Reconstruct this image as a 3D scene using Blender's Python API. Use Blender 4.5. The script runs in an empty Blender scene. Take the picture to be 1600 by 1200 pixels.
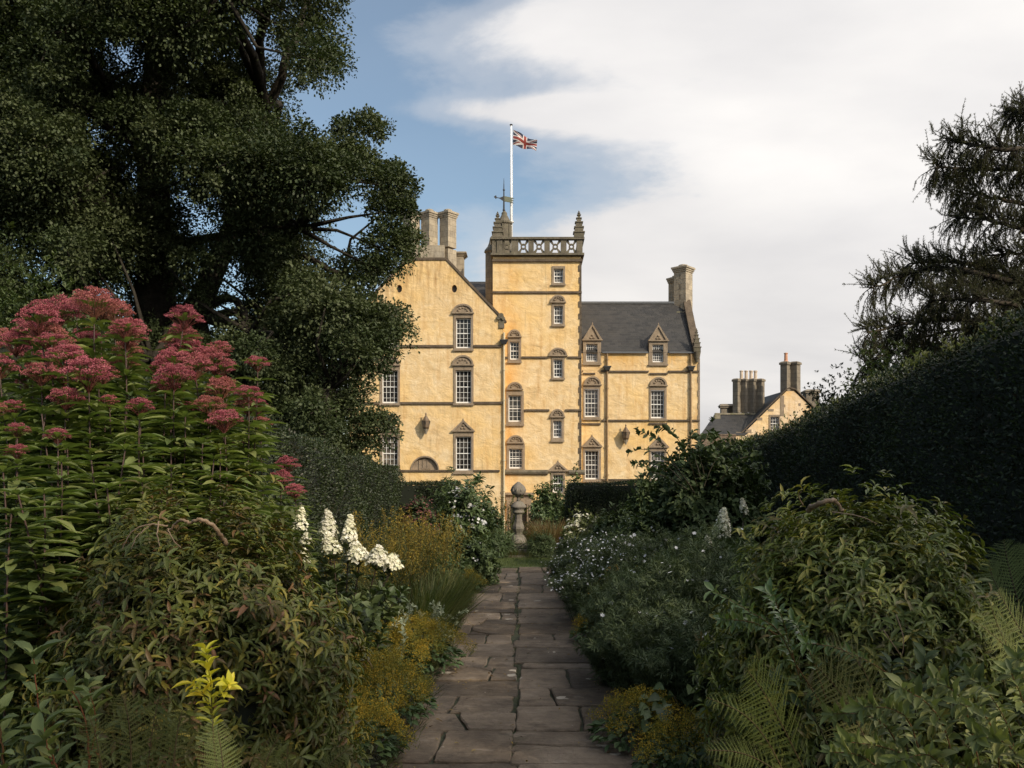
import bpy, math, random
import numpy as np
from mathutils import Vector, Matrix
from mathutils.geometry import delaunay_2d_cdt

# ------------------------------------------------------------------ camera, world, sun, exposure
sc = bpy.context.scene
F = 1400.0            # focal length in photo pixels (1600 wide)
HX, HY = 827.0, 741.0 # where the path's vanishing point falls
EYE = 1.6
cam_d = bpy.data.cameras.new('camera'); cam = bpy.data.objects.new('camera', cam_d)
sc.collection.objects.link(cam)
cam.location = (0, 0, EYE); cam.rotation_euler = (math.radians(90), 0, 0)
cam_d.sensor_width = 36; cam_d.lens = 36 * F / 1600
cam_d.shift_x = -(HX - 800) / 1600; cam_d.shift_y = (HY - 600) / 1600
cam_d.clip_start = 0.1; cam_d.clip_end = 3000
sc.camera = cam
SUN_AZ, SUN_EL = math.radians(46), math.radians(31)   # azimuth measured from behind the camera towards the right
SDIR = Vector((math.sin(SUN_AZ) * math.cos(SUN_EL), -math.cos(SUN_AZ) * math.cos(SUN_EL), math.sin(SUN_EL)))
sun_d = bpy.data.lights.new('sun', 'SUN'); sun = bpy.data.objects.new('sun', sun_d)
sc.collection.objects.link(sun)
sun_d.energy = 4.15; sun_d.angle = math.radians(0.6); sun_d.color = (1.0, 0.87, 0.68)
sun.rotation_euler = SDIR.to_track_quat('Z', 'Y').to_euler()
sc.view_settings.view_transform = 'Standard'; sc.view_settings.look = 'None'
sc.view_settings.exposure = 0.0; sc.view_settings.gamma = 1.0
sc.render.engine = 'CYCLES'
cy = sc.cycles
cy.max_bounces = 6; cy.diffuse_bounces = 3; cy.glossy_bounces = 2; cy.transmission_bounces = 3; cy.transparent_max_bounces = 4
cy.use_denoising = True
try: cy.denoiser = 'OPENIMAGEDENOISE'
except Exception: pass
cy.use_adaptive_sampling = True; cy.adaptive_threshold = 0.02
cy.caustics_reflective = False; cy.caustics_refractive = False
sc.render.use_persistent_data = False

world = bpy.data.worlds.new('World'); sc.world = world; world.use_nodes = True
wt = world.node_tree; wt.nodes.clear()
def N(t, kind, **kw):
    n = t.nodes.new(kind)
    for k, v in kw.items(): setattr(n, k, v)
    return n
def math_(t, op, a, b=None, c=None, clamp=False):
    n = N(t, 'ShaderNodeMath', operation=op, use_clamp=clamp)
    for i, v in enumerate((a, b, c)):
        if v is None: continue
        if isinstance(v, (int, float)): n.inputs[i].default_value = v
        else: t.links.new(v, n.inputs[i])
    return n.outputs[0]
def ramp(t, fac, stops, interp='LINEAR'):
    n = N(t, 'ShaderNodeValToRGB'); cr = n.color_ramp; cr.interpolation = interp
    while len(cr.elements) < len(stops): cr.elements.new(0.5)
    for e, (p, c) in zip(cr.elements, stops):
        e.position = p; e.color = (c, c, c, 1) if isinstance(c, (int, float)) else (*c, 1)
    if fac is not None: t.links.new(fac, n.inputs[0])
    return n.outputs[0]
def mixc(t, fac, a, b, mode='MIX'):
    n = N(t, 'ShaderNodeMix', data_type='RGBA', blend_type=mode)
    for s, v in ((0, fac), (6, a), (7, b)):
        if isinstance(v, (int, float)): n.inputs[s].default_value = v
        elif isinstance(v, tuple): n.inputs[s].default_value = (*v, 1)
        else: t.links.new(v, n.inputs[s])
    return n.outputs[2]
def noise(t, vec, scale, detail=4, rough=.55, dist=0.0):
    n = N(t, 'ShaderNodeTexNoise'); n.inputs['Scale'].default_value = scale
    n.inputs['Detail'].default_value = detail; n.inputs['Roughness'].default_value = rough
    n.inputs['Distortion'].default_value = dist
    if vec is not None: t.links.new(vec, n.inputs['Vector'])
    return n.outputs['Fac']
def mapping(t, vec, scale=(1, 1, 1), loc=(0, 0, 0), rot=(0, 0, 0)):
    n = N(t, 'ShaderNodeMapping'); n.inputs['Scale'].default_value = scale
    n.inputs['Location'].default_value = loc; n.inputs['Rotation'].default_value = rot
    t.links.new(vec, n.inputs['Vector']); return n.outputs[0]

sky = N(wt, 'ShaderNodeTexSky', sky_type='NISHITA', sun_disc=False)
sky.sun_elevation = SUN_EL; sky.sun_rotation = math.pi - SUN_AZ
sky.air_density = 1.0; sky.dust_density = 1.6; sky.ozone_density = 1.6
tc = N(wt, 'ShaderNodeTexCoord'); dirv = tc.outputs['Generated']
sep = N(wt, 'ShaderNodeSeparateXYZ'); wt.links.new(dirv, sep.inputs[0])
# cloud deck: direction projected on a plane overhead, so clouds flatten towards the horizon
zc = math_(wt, 'ADD', math_(wt, 'MAXIMUM', sep.outputs[2], 0.0), 0.30)
px_ = math_(wt, 'DIVIDE', sep.outputs[0], zc); py_ = math_(wt, 'DIVIDE', sep.outputs[1], zc)
cmb = N(wt, 'ShaderNodeCombineXYZ'); wt.links.new(px_, cmb.inputs[0]); wt.links.new(py_, cmb.inputs[1])
deck = cmb.outputs[0]
n_big = noise(wt, mapping(wt, deck, (1.1, 1.2, 1), (3.1, 1.7, 0)), 1.7, 9, .56, .25)
n_fine = noise(wt, mapping(wt, deck, (1.0, 1.5, 1), (7.3, 0.4, 0), (0, 0, .35)), 3.2, 10, .6, .3)
# the bank of cloud covers the right of the sky; its edge runs diagonally up to the right
azx = math_(wt, 'DIVIDE', sep.outputs[0], math_(wt, 'MAXIMUM', sep.outputs[1], 0.15))
elv = math_(wt, 'DIVIDE', sep.outputs[2], math_(wt, 'MAXIMUM', sep.outputs[1], 0.15))
edge = math_(wt, 'SUBTRACT', azx, math_(wt, 'MULTIPLY_ADD', elv, 0.25, -0.02))
cover = math_(wt, 'MULTIPLY_ADD', edge, 3.7, 0.46)
cover = math_(wt, 'ADD', cover, math_(wt, 'MULTIPLY', math_(wt, 'SUBTRACT', n_big, 0.5), 1.7))
cover = math_(wt, 'ADD', cover, math_(wt, 'MULTIPLY', math_(wt, 'SUBTRACT', n_fine, 0.5), 1.6))
# a thin streak of cloud in the blue, and cloud low above the castle roofs
def band(e0, w, slope):
    d = math_(wt, 'SUBTRACT', math_(wt, 'MULTIPLY_ADD', azx, slope, elv), e0)
    d = math_(wt, 'DIVIDE', d, w)
    return math_(wt, 'EXPONENT', math_(wt, 'MULTIPLY', math_(wt, 'MULTIPLY', d, d), -1.0))
b1 = math_(wt, 'MULTIPLY', band(0.405, 0.018, 0.03), math_(wt, 'MULTIPLY_ADD', math_(wt, 'MULTIPLY', azx, 1.0), 4.0, 0.95, True))
b2 = math_(wt, 'MULTIPLY', band(0.50, 0.045, -0.05), math_(wt, 'MULTIPLY_ADD', azx, 3.0, 0.95, True))
low = math_(wt, 'MULTIPLY', math_(wt, 'SUBTRACT', 0.33, elv), 6.0, None, True)
cover = math_(wt, 'ADD', cover, math_(wt, 'MULTIPLY', b1, 0.95))
cover = math_(wt, 'ADD', cover, math_(wt, 'MULTIPLY', b2, 1.0))
cover = math_(wt, 'ADD', cover, low)
cloud_a = ramp(wt, cover, [(0.0, 0.10), (0.45, 0.38), (1.0, 1.0)], 'EASE')
n_sh = noise(wt, mapping(wt, deck, (.8, 1.3, 1), (1.2, 4.4, 0)), 1.6, 7, .5, .2)
ccol = ramp(wt, n_sh, [(0.28, (0.68, 0.67, 0.68)), (0.48, (0.83, 0.81, 0.80)), (0.64, (0.95, 0.92, 0.89))])
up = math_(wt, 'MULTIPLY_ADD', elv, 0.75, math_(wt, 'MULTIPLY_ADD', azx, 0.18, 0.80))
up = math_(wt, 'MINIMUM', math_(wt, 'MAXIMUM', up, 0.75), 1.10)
# added fill: deck brightened out of view, overhead and behind the viewer
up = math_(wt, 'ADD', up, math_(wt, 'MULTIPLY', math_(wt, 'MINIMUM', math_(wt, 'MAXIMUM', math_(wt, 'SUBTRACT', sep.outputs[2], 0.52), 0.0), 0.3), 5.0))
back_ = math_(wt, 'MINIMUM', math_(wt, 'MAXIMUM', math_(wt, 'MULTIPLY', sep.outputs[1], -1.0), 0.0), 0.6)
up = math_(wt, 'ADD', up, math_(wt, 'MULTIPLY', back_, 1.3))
bg1 = N(wt, 'ShaderNodeBackground'); bg1.inputs[1].default_value = 0.15
skyc = mixc(wt, 1.0, sky.outputs[0], (0.93, 0.98, 0.92), 'MULTIPLY')
wt.links.new(skyc, bg1.inputs[0])
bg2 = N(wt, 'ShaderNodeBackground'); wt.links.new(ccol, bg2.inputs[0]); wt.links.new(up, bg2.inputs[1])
mxs = N(wt, 'ShaderNodeMixShader'); wt.links.new(cloud_a, mxs.inputs[0])
wt.links.new(bg1.outputs[0], mxs.inputs[1]); wt.links.new(bg2.outputs[0], mxs.inputs[2])
wo = N(wt, 'ShaderNodeOutputWorld'); wt.links.new(mxs.outputs[0], wo.inputs[0])

# ------------------------------------------------------------------ helpers
rng = np.random.default_rng(7); random.seed(7)
def W(px, py, Y): return Vector(((px - HX) / F * Y, Y, EYE - (py - HY) / F * Y))
def wx(px, Y): return (px - HX) / F * Y
def wz(py, Y): return EYE - (py - HY) / F * Y
def tag(o, label=None, cat=None, group=None, kind=None):
    if label: o['label'] = label
    if cat: o['category'] = cat
    if group: o['group'] = group
    if kind: o['kind'] = kind
    return o
def empty(name, loc, label=None, cat=None, group=None, rz=0.0):
    o = bpy.data.objects.new(name, None); sc.collection.objects.link(o)
    o.location = loc; o.rotation_euler = (0, 0, rz); o.empty_display_size = .2
    return tag(o, label, cat, group)
class MB:
    def __init__(s): s.v = []; s.f = []; s.mi = []
    def add(s, vs, fs, mi=0):
        b = len(s.v); s.v += [tuple(v) for v in vs]; s.f += [tuple(b + i for i in f) for f in fs]; s.mi += [mi] * len(fs)
    def box(s, x0, x1, y0, y1, z0, z1, mi=0):
        s.add([(x0,y0,z0),(x1,y0,z0),(x1,y1,z0),(x0,y1,z0),(x0,y0,z1),(x1,y0,z1),(x1,y1,z1),(x0,y1,z1)],
              [(0,3,2,1),(4,5,6,7),(0,1,5,4),(1,2,6,5),(2,3,7,6),(3,0,4,7)], mi)
    def prism(s, poly, y0, y1, mi=0):        # poly in (x, z), extruded along y
        n = len(poly)
        s.add([(x, y0, z) for x, z in poly] + [(x, y1, z) for x, z in poly],
              [tuple(range(n)), tuple(range(2*n-1, n-1, -1))] + [(i, i+n, (i+1)%n+n, (i+1)%n) for i in range(n)], mi)
    def vprism(s, poly, z0, z1, top=1.0, mi=0):   # poly in (x, y), extruded upwards (optionally scaled at the top)
        n = len(poly); cx = sum(p[0] for p in poly)/n; cy_ = sum(p[1] for p in poly)/n
        s.add([(x, y, z0) for x, y in poly] + [(cx+(x-cx)*top, cy_+(y-cy_)*top, z1) for x, y in poly],
              [tuple(range(n-1, -1, -1)), tuple(range(n, 2*n))] + [(i, (i+1)%n, (i+1)%n+n, i+n) for i in range(n)], mi)
    def lathe(s, cx, cy_, prof, n=16, mi=0, rot=0.0):
        vs = []
        for r, z in prof:
            for k in range(n):
                a = 2*math.pi*k/n + rot; vs.append((cx+r*math.cos(a), cy_+r*math.sin(a), z))
        fs = [(i*n+k, i*n+(k+1)%n, (i+1)*n+(k+1)%n, (i+1)*n+k) for i in range(len(prof)-1) for k in range(n)]
        fs += [tuple(range(n-1, -1, -1)), tuple(range((len(prof)-1)*n, len(prof)*n))]
        s.add(vs, fs, mi)
    def tube(s, pts, rad, n=6, mi=0):
        pts = [Vector(p) for p in pts]; m = len(pts)
        if not hasattr(rad, '__len__'): rad = [rad]*m
        vs = []; prev = None
        for i, p in enumerate(pts):
            t = (pts[min(i+1, m-1)] - pts[max(i-1, 0)])
            if t.length < 1e-9: t = Vector((0, 0, 1))
            t.normalize()
            if prev is None:
                u = t.cross(Vector((0, 1, 0)) if abs(t.y) < .9 else Vector((1, 0, 0)))
            else: u = prev - t * prev.dot(t)
            u.normalize(); prev = u; w = t.cross(u)
            for k in range(n):
                a = 2*math.pi*k/n; vs.append(p + (u*math.cos(a) + w*math.sin(a)) * rad[i])
        fs = [(i*n+k, i*n+(k+1)%n, (i+1)*n+(k+1)%n, (i+1)*n+k) for i in range(m-1) for k in range(n)]
        fs += [tuple(range(n-1, -1, -1)), tuple(range((m-1)*n, m*n))]
        s.add(vs, fs, mi)
    def build(s, name, mat, parent=None, org=None, smooth=False, label=None):
        if org is None: org = root_loc(parent)
        me = bpy.data.meshes.new(name)
        me.from_pydata([(x-org[0], y-org[1], z-org[2]) for x, y, z in s.v], [], s.f)
        for m in (mat if isinstance(mat, (list, tuple)) else [mat]): me.materials.append(m)
        if any(s.mi): me.polygons.foreach_set('material_index', s.mi)
        if smooth: me.polygons.foreach_set('use_smooth', [True]*len(me.polygons))
        me.update()
        o = bpy.data.objects.new(name, me); sc.collection.objects.link(o)
        if parent is not None: o.parent = parent
        else: o.location = org
        if label: o['label'] = label
        return o
def root_loc(o):
    l = Vector((0, 0, 0))
    while o is not None: l += o.location; o = o.parent
    return l
def merge_np(name, V, faces_n, nper, mat, rnd=None, parent=None, org=(0, 0, 0), smooth=True):
    """V (M,3) verts; faces_n (K,nper) indices; rnd (K,) face attribute"""
    me = bpy.data.meshes.new(name)
    V = np.ascontiguousarray(V - np.array(org), dtype=np.float32)
    K = len(faces_n)
    me.vertices.add(len(V)); me.vertices.foreach_set('co', V.ravel())
    me.loops.add(K*nper); me.loops.foreach_set('vertex_index', faces_n.astype(np.int32).ravel())
    me.polygons.add(K); me.polygons.foreach_set('loop_start', (np.arange(K)*nper).astype(np.int32))
    me.update(calc_edges=True)
    if smooth: me.polygons.foreach_set('use_smooth', np.ones(K, dtype=bool))
    if rnd is not None:
        at = me.attributes.new('rnd', 'FLOAT', 'FACE'); at.data.foreach_set('value', rnd.astype(np.float32))
    me.materials.append(mat); me.update()
    o = bpy.data.objects.new(name, me); sc.collection.objects.link(o)
    if parent is not None: o.parent = parent
    else: o.location = org
    return o
def norm(a): return a / np.maximum(np.linalg.norm(a, axis=-1, keepdims=True), 1e-9)
# leaf templates: x side, y along, z up; quads
def leaf_tmpl(w=.3, fold=.12, droop=.25, seg=4, power=1.0, wmax=.4):
    V = []; Fc = []
    for i in range(seg+1):
        t = i/seg
        ww = w*0.5*(math.sin(math.pi*min(1, (t**power if t < 1 else 1)))**.8 if 0 < t < 1 else 0.03)
        z = -droop*t*t
        V += [(-ww, t, z+fold*ww*2), (0, t, z), (ww, t, z+fold*ww*2)]
    for i in range(seg):
        a = i*3; Fc += [(a, a+1, a+4, a+3), (a+1, a+2, a+5, a+4)]
    return np.array(V), np.array(Fc)
T_OVAL = leaf_tmpl(.55, .3, .18, 3)
T_LANCE = leaf_tmpl(.30, .35, .38, 4)
T_LONG = leaf_tmpl(.22, .3, .5, 5)
T_CARD = (np.array([(0, 0, 0), (.24, .5, .06), (0, 1, -.05), (-.24, .5, .06)]), np.array([(0, 1, 2, 3)]))
T_NEEDLE = (np.array([(-.05, 0, 0), (.05, 0, 0), (.03, 1, 0), (-.03, 1, 0)]), np.array([(0, 1, 2, 3)]))
T_BLADE = leaf_tmpl(.05, .3, .35, 4)
T_PETAL = (np.array([(0, 0, 0), (.42, .55, .12), (0, 1, 0), (-.42, .55, .12)]), np.array([(0, 1, 2, 3)]))
def leaf_arrays(tmpl, P, A, Nn, S, rnd=None):
    TV, TF = tmpl; n = len(P)
    A = norm(A); Nn = norm(Nn - A*np.sum(A*Nn, -1, keepdims=True)); Sd = np.cross(A, Nn)
    S = np.broadcast_to(np.asarray(S, float), (n,))
    V = P[:, None, :] + S[:, None, None]*(TV[None, :, 0:1]*Sd[:, None, :] + TV[None, :, 1:2]*A[:, None, :] + TV[None, :, 2:3]*Nn[:, None, :])
    Fi = TF[None, :, :] + (np.arange(n)*len(TV))[:, None, None]
    if rnd is None: rnd = rng.random(n)
    return V.reshape(-1, 3), Fi.reshape(-1, 4), np.repeat(rnd, len(TF))
class LB:
    """collects leaves of several templates into one mesh"""
    def __init__(s): s.V = []; s.F = []; s.R = []; s.n = 0
    def add(s, tmpl, P, A, Nn, S, rnd=None):
        V, Fi, R = leaf_arrays(tmpl, np.asarray(P, float), np.asarray(A, float), np.asarray(Nn, float), S, rnd)
        R = .1 + .9*R
        s.V.append(V); s.F.append(Fi + s.n); s.R.append(R); s.n += len(V)
    def tube(s, pts, r0, r1, n=4, rnd=0.0):
        pts = np.asarray(pts, float); m = len(pts); T = norm(np.gradient(pts, axis=0))
        U = norm(np.cross(T, np.array([.31, .17, .93]) if abs(T[0][2]) < .9 else np.array([1., .2, 0]))); Wv = np.cross(T, U)
        a = np.arange(n)*2*np.pi/n; r = np.linspace(r0, r1, m)[:, None, None]
        V = pts[:, None, :] + r*(U[:, None, :]*np.cos(a)[None, :, None] + Wv[:, None, :]*np.sin(a)[None, :, None])
        i, k = np.meshgrid(np.arange(m-1), np.arange(n), indexing='ij')
        Fi = np.stack([i*n+k, i*n+(k+1) % n, (i+1)*n+(k+1) % n, (i+1)*n+k], -1).reshape(-1, 4)
        s.V.append(V.reshape(-1, 3)); s.F.append(Fi+s.n); s.R.append(np.full(len(Fi), rnd)); s.n += m*n
    def build(s, name, mat, parent=None, org=None, smooth=True):
        if org is None: org = tuple(root_loc(parent)) if parent is not None else (0, 0, 0)
        return merge_np(name, np.concatenate(s.V), np.concatenate(s.F), 4, mat, np.concatenate(s.R), parent, org, smooth)
def rdir(n):
    v = rng.normal(size=(n, 3)); return norm(v)
def sprigs(lb, tmpl, P, A, nl, size, spread=.9, along=.6, sizevar=.3, up=.35, droop=0.0, rnd=None):
    """each sprig: nl leaves round an axis A starting at P"""
    n = len(P); A = norm(A)
    Pn = np.repeat(P, nl, 0); An = np.repeat(A, nl, 0)
    k = np.tile(np.arange(nl), n)
    ref = np.where(np.abs(An[:, 2:3]) > .9, np.array([[1., 0, 0]]), np.array([[0, 0, 1.]]))
    U = norm(np.cross(An, ref)); Vv = np.cross(An, U)
    ang = k*2.399 + np.repeat(rng.random(n)*6.28, nl) + rng.normal(size=n*nl)*.3
    R = U*np.cos(ang)[:, None] + Vv*np.sin(ang)[:, None]
    sz = np.repeat(size*(1 + sizevar*rng.normal(size=n)*.6), nl)*(1 + sizevar*.5*rng.normal(size=n*nl))
    sz = np.clip(sz, size*.3, size*2)
    off = (k/nl*along)
    L = norm(R*spread + An*(1-.5*off)[:, None] + rng.normal(size=R.shape)*.12 - np.array([0, 0, 1.])*droop)
    base = Pn + An*(off*sz*1.2)[:, None]
    Nn = An + np.array([0, 0, 1.])*up + rng.normal(size=R.shape)*.2
    if rnd is None: rr = np.clip(np.repeat(rng.random(n), nl)*.75 + rng.random(n*nl)*.25, 0, 1)
    else: rr = np.clip(np.repeat(rnd, nl) + rng.normal(size=n*nl)*.08, 0, 1)
    lb.add(tmpl, base, L, Nn, sz, rr)
def copy_tree(o, parent=None, only=None):
    c = o.copy(); sc.collection.objects.link(c)
    if parent is not None: c.parent = parent
    for ch in list(o.children): copy_tree(ch, c)
    return c

# ------------------------------------------------------------------ materials
def new_mat(name):
    m = bpy.data.materials.new(name); m.use_nodes = True; t = m.node_tree
    return m, t, t.nodes['Principled BSDF']
def ocoord(t): return N(t, 'ShaderNodeNewGeometry').outputs['Position']
def bump(t, h, strength, dist, bs):
    b = N(t, 'ShaderNodeBump'); b.inputs['Strength'].default_value = strength; b.inputs['Distance'].default_value = dist
    t.links.new(h, b.inputs['Height']); t.links.new(b.outputs[0], bs.inputs['Normal']); return b
def leaf_mat(name, cols, rough=.5, trans=.25, spec=.35, var=.35, tcol=(1.1, 1.25, .55), stem=(.05, .04, .02)):
    m, t, bs = new_mat(name)
    at = N(t, 'ShaderNodeAttribute', attribute_name='rnd')
    oi = N(t, 'ShaderNodeObjectInfo')
    k = len(cols); c = ramp(t, at.outputs['Fac'], [(.03, stem)] + [(.1+.9*i/(max(k-1, 1)), cc) for i, cc in enumerate(cols)])
    nz = noise(t, ocoord(t), 2.3, 2, .5)
    v = math_(t, 'MULTIPLY_ADD', nz, var*2, 1-var)
    v = math_(t, 'MULTIPLY', v, math_(t, 'MULTIPLY_ADD', oi.outputs['Random'], .3, .85))
    vm = N(t, 'ShaderNodeVectorMath', operation='SCALE'); t.links.new(c, vm.inputs[0]); t.links.new(v, vm.inputs['Scale'])
    t.links.new(vm.outputs[0], bs.inputs['Base Color'])
    bs.inputs['Roughness'].default_value = rough; bs.inputs['Specular IOR Level'].default_value = spec
    if trans > 0:
        tr = N(t, 'ShaderNodeBsdfTranslucent')
        tm = mixc(t, 1.0, vm.outputs[0], tcol, 'MULTIPLY'); t.links.new(tm, tr.inputs[0])
        mx = N(t, 'ShaderNodeMixShader'); mx.inputs[0].default_value = trans
        t.links.new(bs.outputs[0], mx.inputs[1]); t.links.new(tr.outputs[0], mx.inputs[2])
        t.links.new(mx.outputs[0], t.nodes['Material Output'].inputs[0])
    return m
def plain(name, col, rough=.7, metal=0.0, var=.25, scale=6.0, bmp=.0, bd=.01):
    m, t, bs = new_mat(name); pos = ocoord(t)
    n1 = noise(t, pos, scale, 5, .6)
    c = mixc(t, n1, tuple(x*(1-var) for x in col), tuple(min(1, x*(1+var)) for x in col))
    t.links.new(c, bs.inputs['Base Color']); bs.inputs['Roughness'].default_value = rough; bs.inputs['Metallic'].default_value = metal
    if bmp: bump(t, noise(t, pos, scale*4, 5, .6), bmp, bd, bs)
    return m

def mat_harl(name='ochre_harling', tint=(1, 1, 1)):
    m, t, bs = new_mat(name); pos = ocoord(t)
    big = noise(t, pos, .33, 4, .6, .4); mid = noise(t, pos, 1.7, 6, .65, .8)
    streak = noise(t, mapping(t, pos, (2.2, 2.2, .28)), 1.6, 5, .6, .2)
    c = ramp(t, mid, [(.25, (.56, .39, .19)), (.48, (.67, .49, .265)), (.72, (.74, .59, .37))])
    c = mixc(t, ramp(t, big, [(.42, 0.0), (.68, .75)]), c, (.72, .47, .17))
    c = mixc(t, ramp(t, streak, [(.52, 0.0), (.72, .6)]), c, (.50, .28, .10))
    # rain and rust stains below the wallhead and copings, lichen-dark patches
    sp = N(t, 'ShaderNodeSeparateXYZ'); t.links.new(pos, sp.inputs[0])
    hi = math_(t, 'MULTIPLY', math_(t, 'SUBTRACT', sp.outputs[2], 10.2), .34, None, True)
    xl = math_(t, 'LESS_THAN', sp.outputs[0], -2.6)
    top = math_(t, 'MULTIPLY', math_(t, 'MULTIPLY', hi, xl), ramp(t, noise(t, mapping(t, pos, (3.5, 3, .5)), 1.3, 5, .65), [(.42, 0.0), (.7, 1.0)]))
    c = mixc(t, top, c, (.36, .22, .095))
    gut = math_(t, 'MULTIPLY', math_(t, 'SUBTRACT', 1.0, math_(t, 'DIVIDE', math_(t, 'ABSOLUTE', math_(t, 'ADD', sp.outputs[0], 1.12)), .75)), .8, None, True)
    gut = math_(t, 'MULTIPLY', gut, ramp(t, noise(t, pos, 1.1, 4, .6), [(.35, 0.1), (.62, 1.0)]))
    c = mixc(t, gut, c, (.60, .32, .085))
    eav = math_(t, 'MULTIPLY', math_(t, 'SUBTRACT', sp.outputs[2], 7.7), .75, None, True)
    xr = math_(t, 'GREATER_THAN', sp.outputs[0], 3.3)
    eav = math_(t, 'MULTIPLY', math_(t, 'MULTIPLY', eav, xr), ramp(t, noise(t, mapping(t, pos, (1.2, 1, .7)), 1.5, 5, .6), [(.35, 0.15), (.6, .95)]))
    c = mixc(t, eav, c, (.66, .37, .10))
    dirt = noise(t, pos, .9, 5, .7)
    c = mixc(t, ramp(t, dirt, [(.60, 0.0), (.80, .6)]), c, (.30, .23, .14))
    pale = ramp(t, noise(t, mapping(t, pos, (1, 1, 1), (11, 3, 6)), .55, 5, .62, .5), [(.5, 0.0), (.68, .25)])
    c = mixc(t, pale, c, (.74, .58, .35))
    run = math_(t, 'MULTIPLY', ramp(t, noise(t, mapping(t, pos, (5.5, 5.5, .22), (3, 0, 2)), 1.4, 4, .55), [(.56, 0.0), (.70, 1.0)]), ramp(t, noise(t, mapping(t, pos, (1, 1, 1), (1, 8, 4)), .6, 3, .5), [(.45, 0.0), (.62, .5)]))
    c = mixc(t, run, c, (.33, .24, .13))
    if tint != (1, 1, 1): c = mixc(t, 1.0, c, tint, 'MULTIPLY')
    t.links.new(c, bs.inputs['Base Color']); bs.inputs['Roughness'].default_value = .93; bs.inputs['Specular IOR Level'].default_value = .15
    h = math_(t, 'ADD', math_(t, 'MULTIPLY', noise(t, mapping(t, pos, (.8, .8, 1.2)), 1.5, 5, .55, .5), 1.0), math_(t, 'MULTIPLY', noise(t, pos, 9, 4, .6), .18))
    bump(t, h, .9, .10, bs)
    return m
def mat_stone(name, a, b, course=None, rough=.85, moss=0.0, bd=.03):
    m, t, bs = new_mat(name); pos = ocoord(t)
    c = mixc(t, ramp(t, noise(t, pos, 2.6, 7, .65), [(.3, 0.0), (.7, 1.0)]), a, b)
    c = mixc(t, ramp(t, noise(t, mapping(t, pos, (3, 3, .8)), 3.5, 6, .6), [(.5, 0.0), (.8, .6)]), c, tuple(x*.45 for x in a))
    hh = noise(t, pos, 14, 4, .6)
    if course:
        br = N(t, 'ShaderNodeTexBrick'); br.inputs['Scale'].default_value = 1.0
        br.inputs['Brick Width'].default_value = course[0]; br.inputs['Row Height'].default_value = course[1]
        br.inputs['Mortar Size'].default_value = .012; br.inputs['Mortar Smooth'].default_value = .3
        br.inputs['Color1'].default_value = (.82, .82, .82, 1); br.inputs['Color2'].default_value = (1.1, 1.08, 1.02, 1)
        br.inputs['Mortar'].default_value = (.5, .48, .45, 1)
        sp = N(t, 'ShaderNodeSeparateXYZ'); t.links.new(pos, sp.inputs[0])
        cb = N(t, 'ShaderNodeCombineXYZ'); t.links.new(math_(t, 'ADD', sp.outputs[0], sp.outputs[1]), cb.inputs[0]); t.links.new(sp.outputs[2], cb.inputs[1])
        t.links.new(cb.outputs[0], br.inputs['Vector'])
        c = mixc(t, .85, c, br.outputs['Color'], 'MULTIPLY')
    if moss: c = mixc(t, ramp(t, noise(t, pos, 5, 5, .7), [(.45, 0.0), (.62, moss)]), c, (.13, .13, .06))
    t.links.new(c, bs.inputs['Base Color']); bs.inputs['Roughness'].default_value = rough; bs.inputs['Specular IOR Level'].default_value = .2
    bump(t, hh, .6, bd, bs); return m
def mat_slate():
    m, t, bs = new_mat('roof_slate'); pos = ocoord(t)
    br = N(t, 'ShaderNodeTexBrick'); br.inputs['Brick Width'].default_value = .34; br.inputs['Row Height'].default_value = .17
    br.inputs['Scale'].default_value = 1.0; br.inputs['Mortar Size'].default_value = .012; br.inputs['Mortar Smooth'].default_value = .6
    br.inputs['Color1'].default_value = (.018, .017, .016, 1); br.inputs['Color2'].default_value = (.038, .035, .032, 1); br.inputs['Mortar'].default_value = (.022, .022, .022, 1)
    sp = N(t, 'ShaderNodeSeparateXYZ'); t.links.new(pos, sp.inputs[0])
    cb = N(t, 'ShaderNodeCombineXYZ'); t.links.new(sp.outputs[0], cb.inputs[0]); t.links.new(sp.outputs[2], cb.inputs[1])
    t.links.new(cb.outputs[0], br.inputs['Vector'])
    n1 = noise(t, mapping(t, pos, (.8, .8, 2.6)), 1.6, 6, .65)
    c = mixc(t, ramp(t, n1, [(.45, 0.0), (.75, .7)]), br.outputs['Color'], (.050, .045, .037))
    t.links.new(c, bs.inputs['Base Color']); bs.inputs['Roughness'].default_value = .7
    h = math_(t, 'ADD', math_(t, 'MULTIPLY', math_(t, 'FRACT', math_(t, 'DIVIDE', sp.outputs[2], .17)), -1.0), br.outputs['Fac'])
    bump(t, h, .5, -.03, bs); return m
M = {}
M['harl'] = mat_harl()
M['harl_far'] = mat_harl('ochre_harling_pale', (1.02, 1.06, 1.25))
M['dress'] = mat_stone('dressed_stone', (.20, .155, .11), (.32, .25, .175))
M['trim'] = mat_stone('dark_string_stone', (.07, .053, .038), (.15, .115, .08))
M['grey'] = mat_stone('weathered_grey_stone', (.085, .073, .055), (.185, .158, .118), moss=.25)
M['chim'] = mat_stone('chimney_ashlar', (.28, .235, .175), (.43, .37, .28), (.62, .33))
M['chim_dark'] = mat_stone('chimney_stone_dark', (.17, .145, .11), (.25, .215, .17), (.62, .33))
M['mossy'] = mat_stone('mossy_stone', (.20, .17, .12), (.33, .29, .22), moss=.9)
M['rubble'] = mat_stone('rubble_wall', (.14, .105, .08), (.24, .19, .15), (.5, .22))
M['sundial'] = mat_stone('sundial_stone', (.13, .11, .09), (.25, .22, .185), moss=.35, bd=.01)
M['slate'] = mat_slate()
M['white'] = plain('white_paint', (.74, .73, .69), .5, var=.06)
M['pole'] = plain('pole_white', (.85, .85, .84), .4, var=.03)
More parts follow.
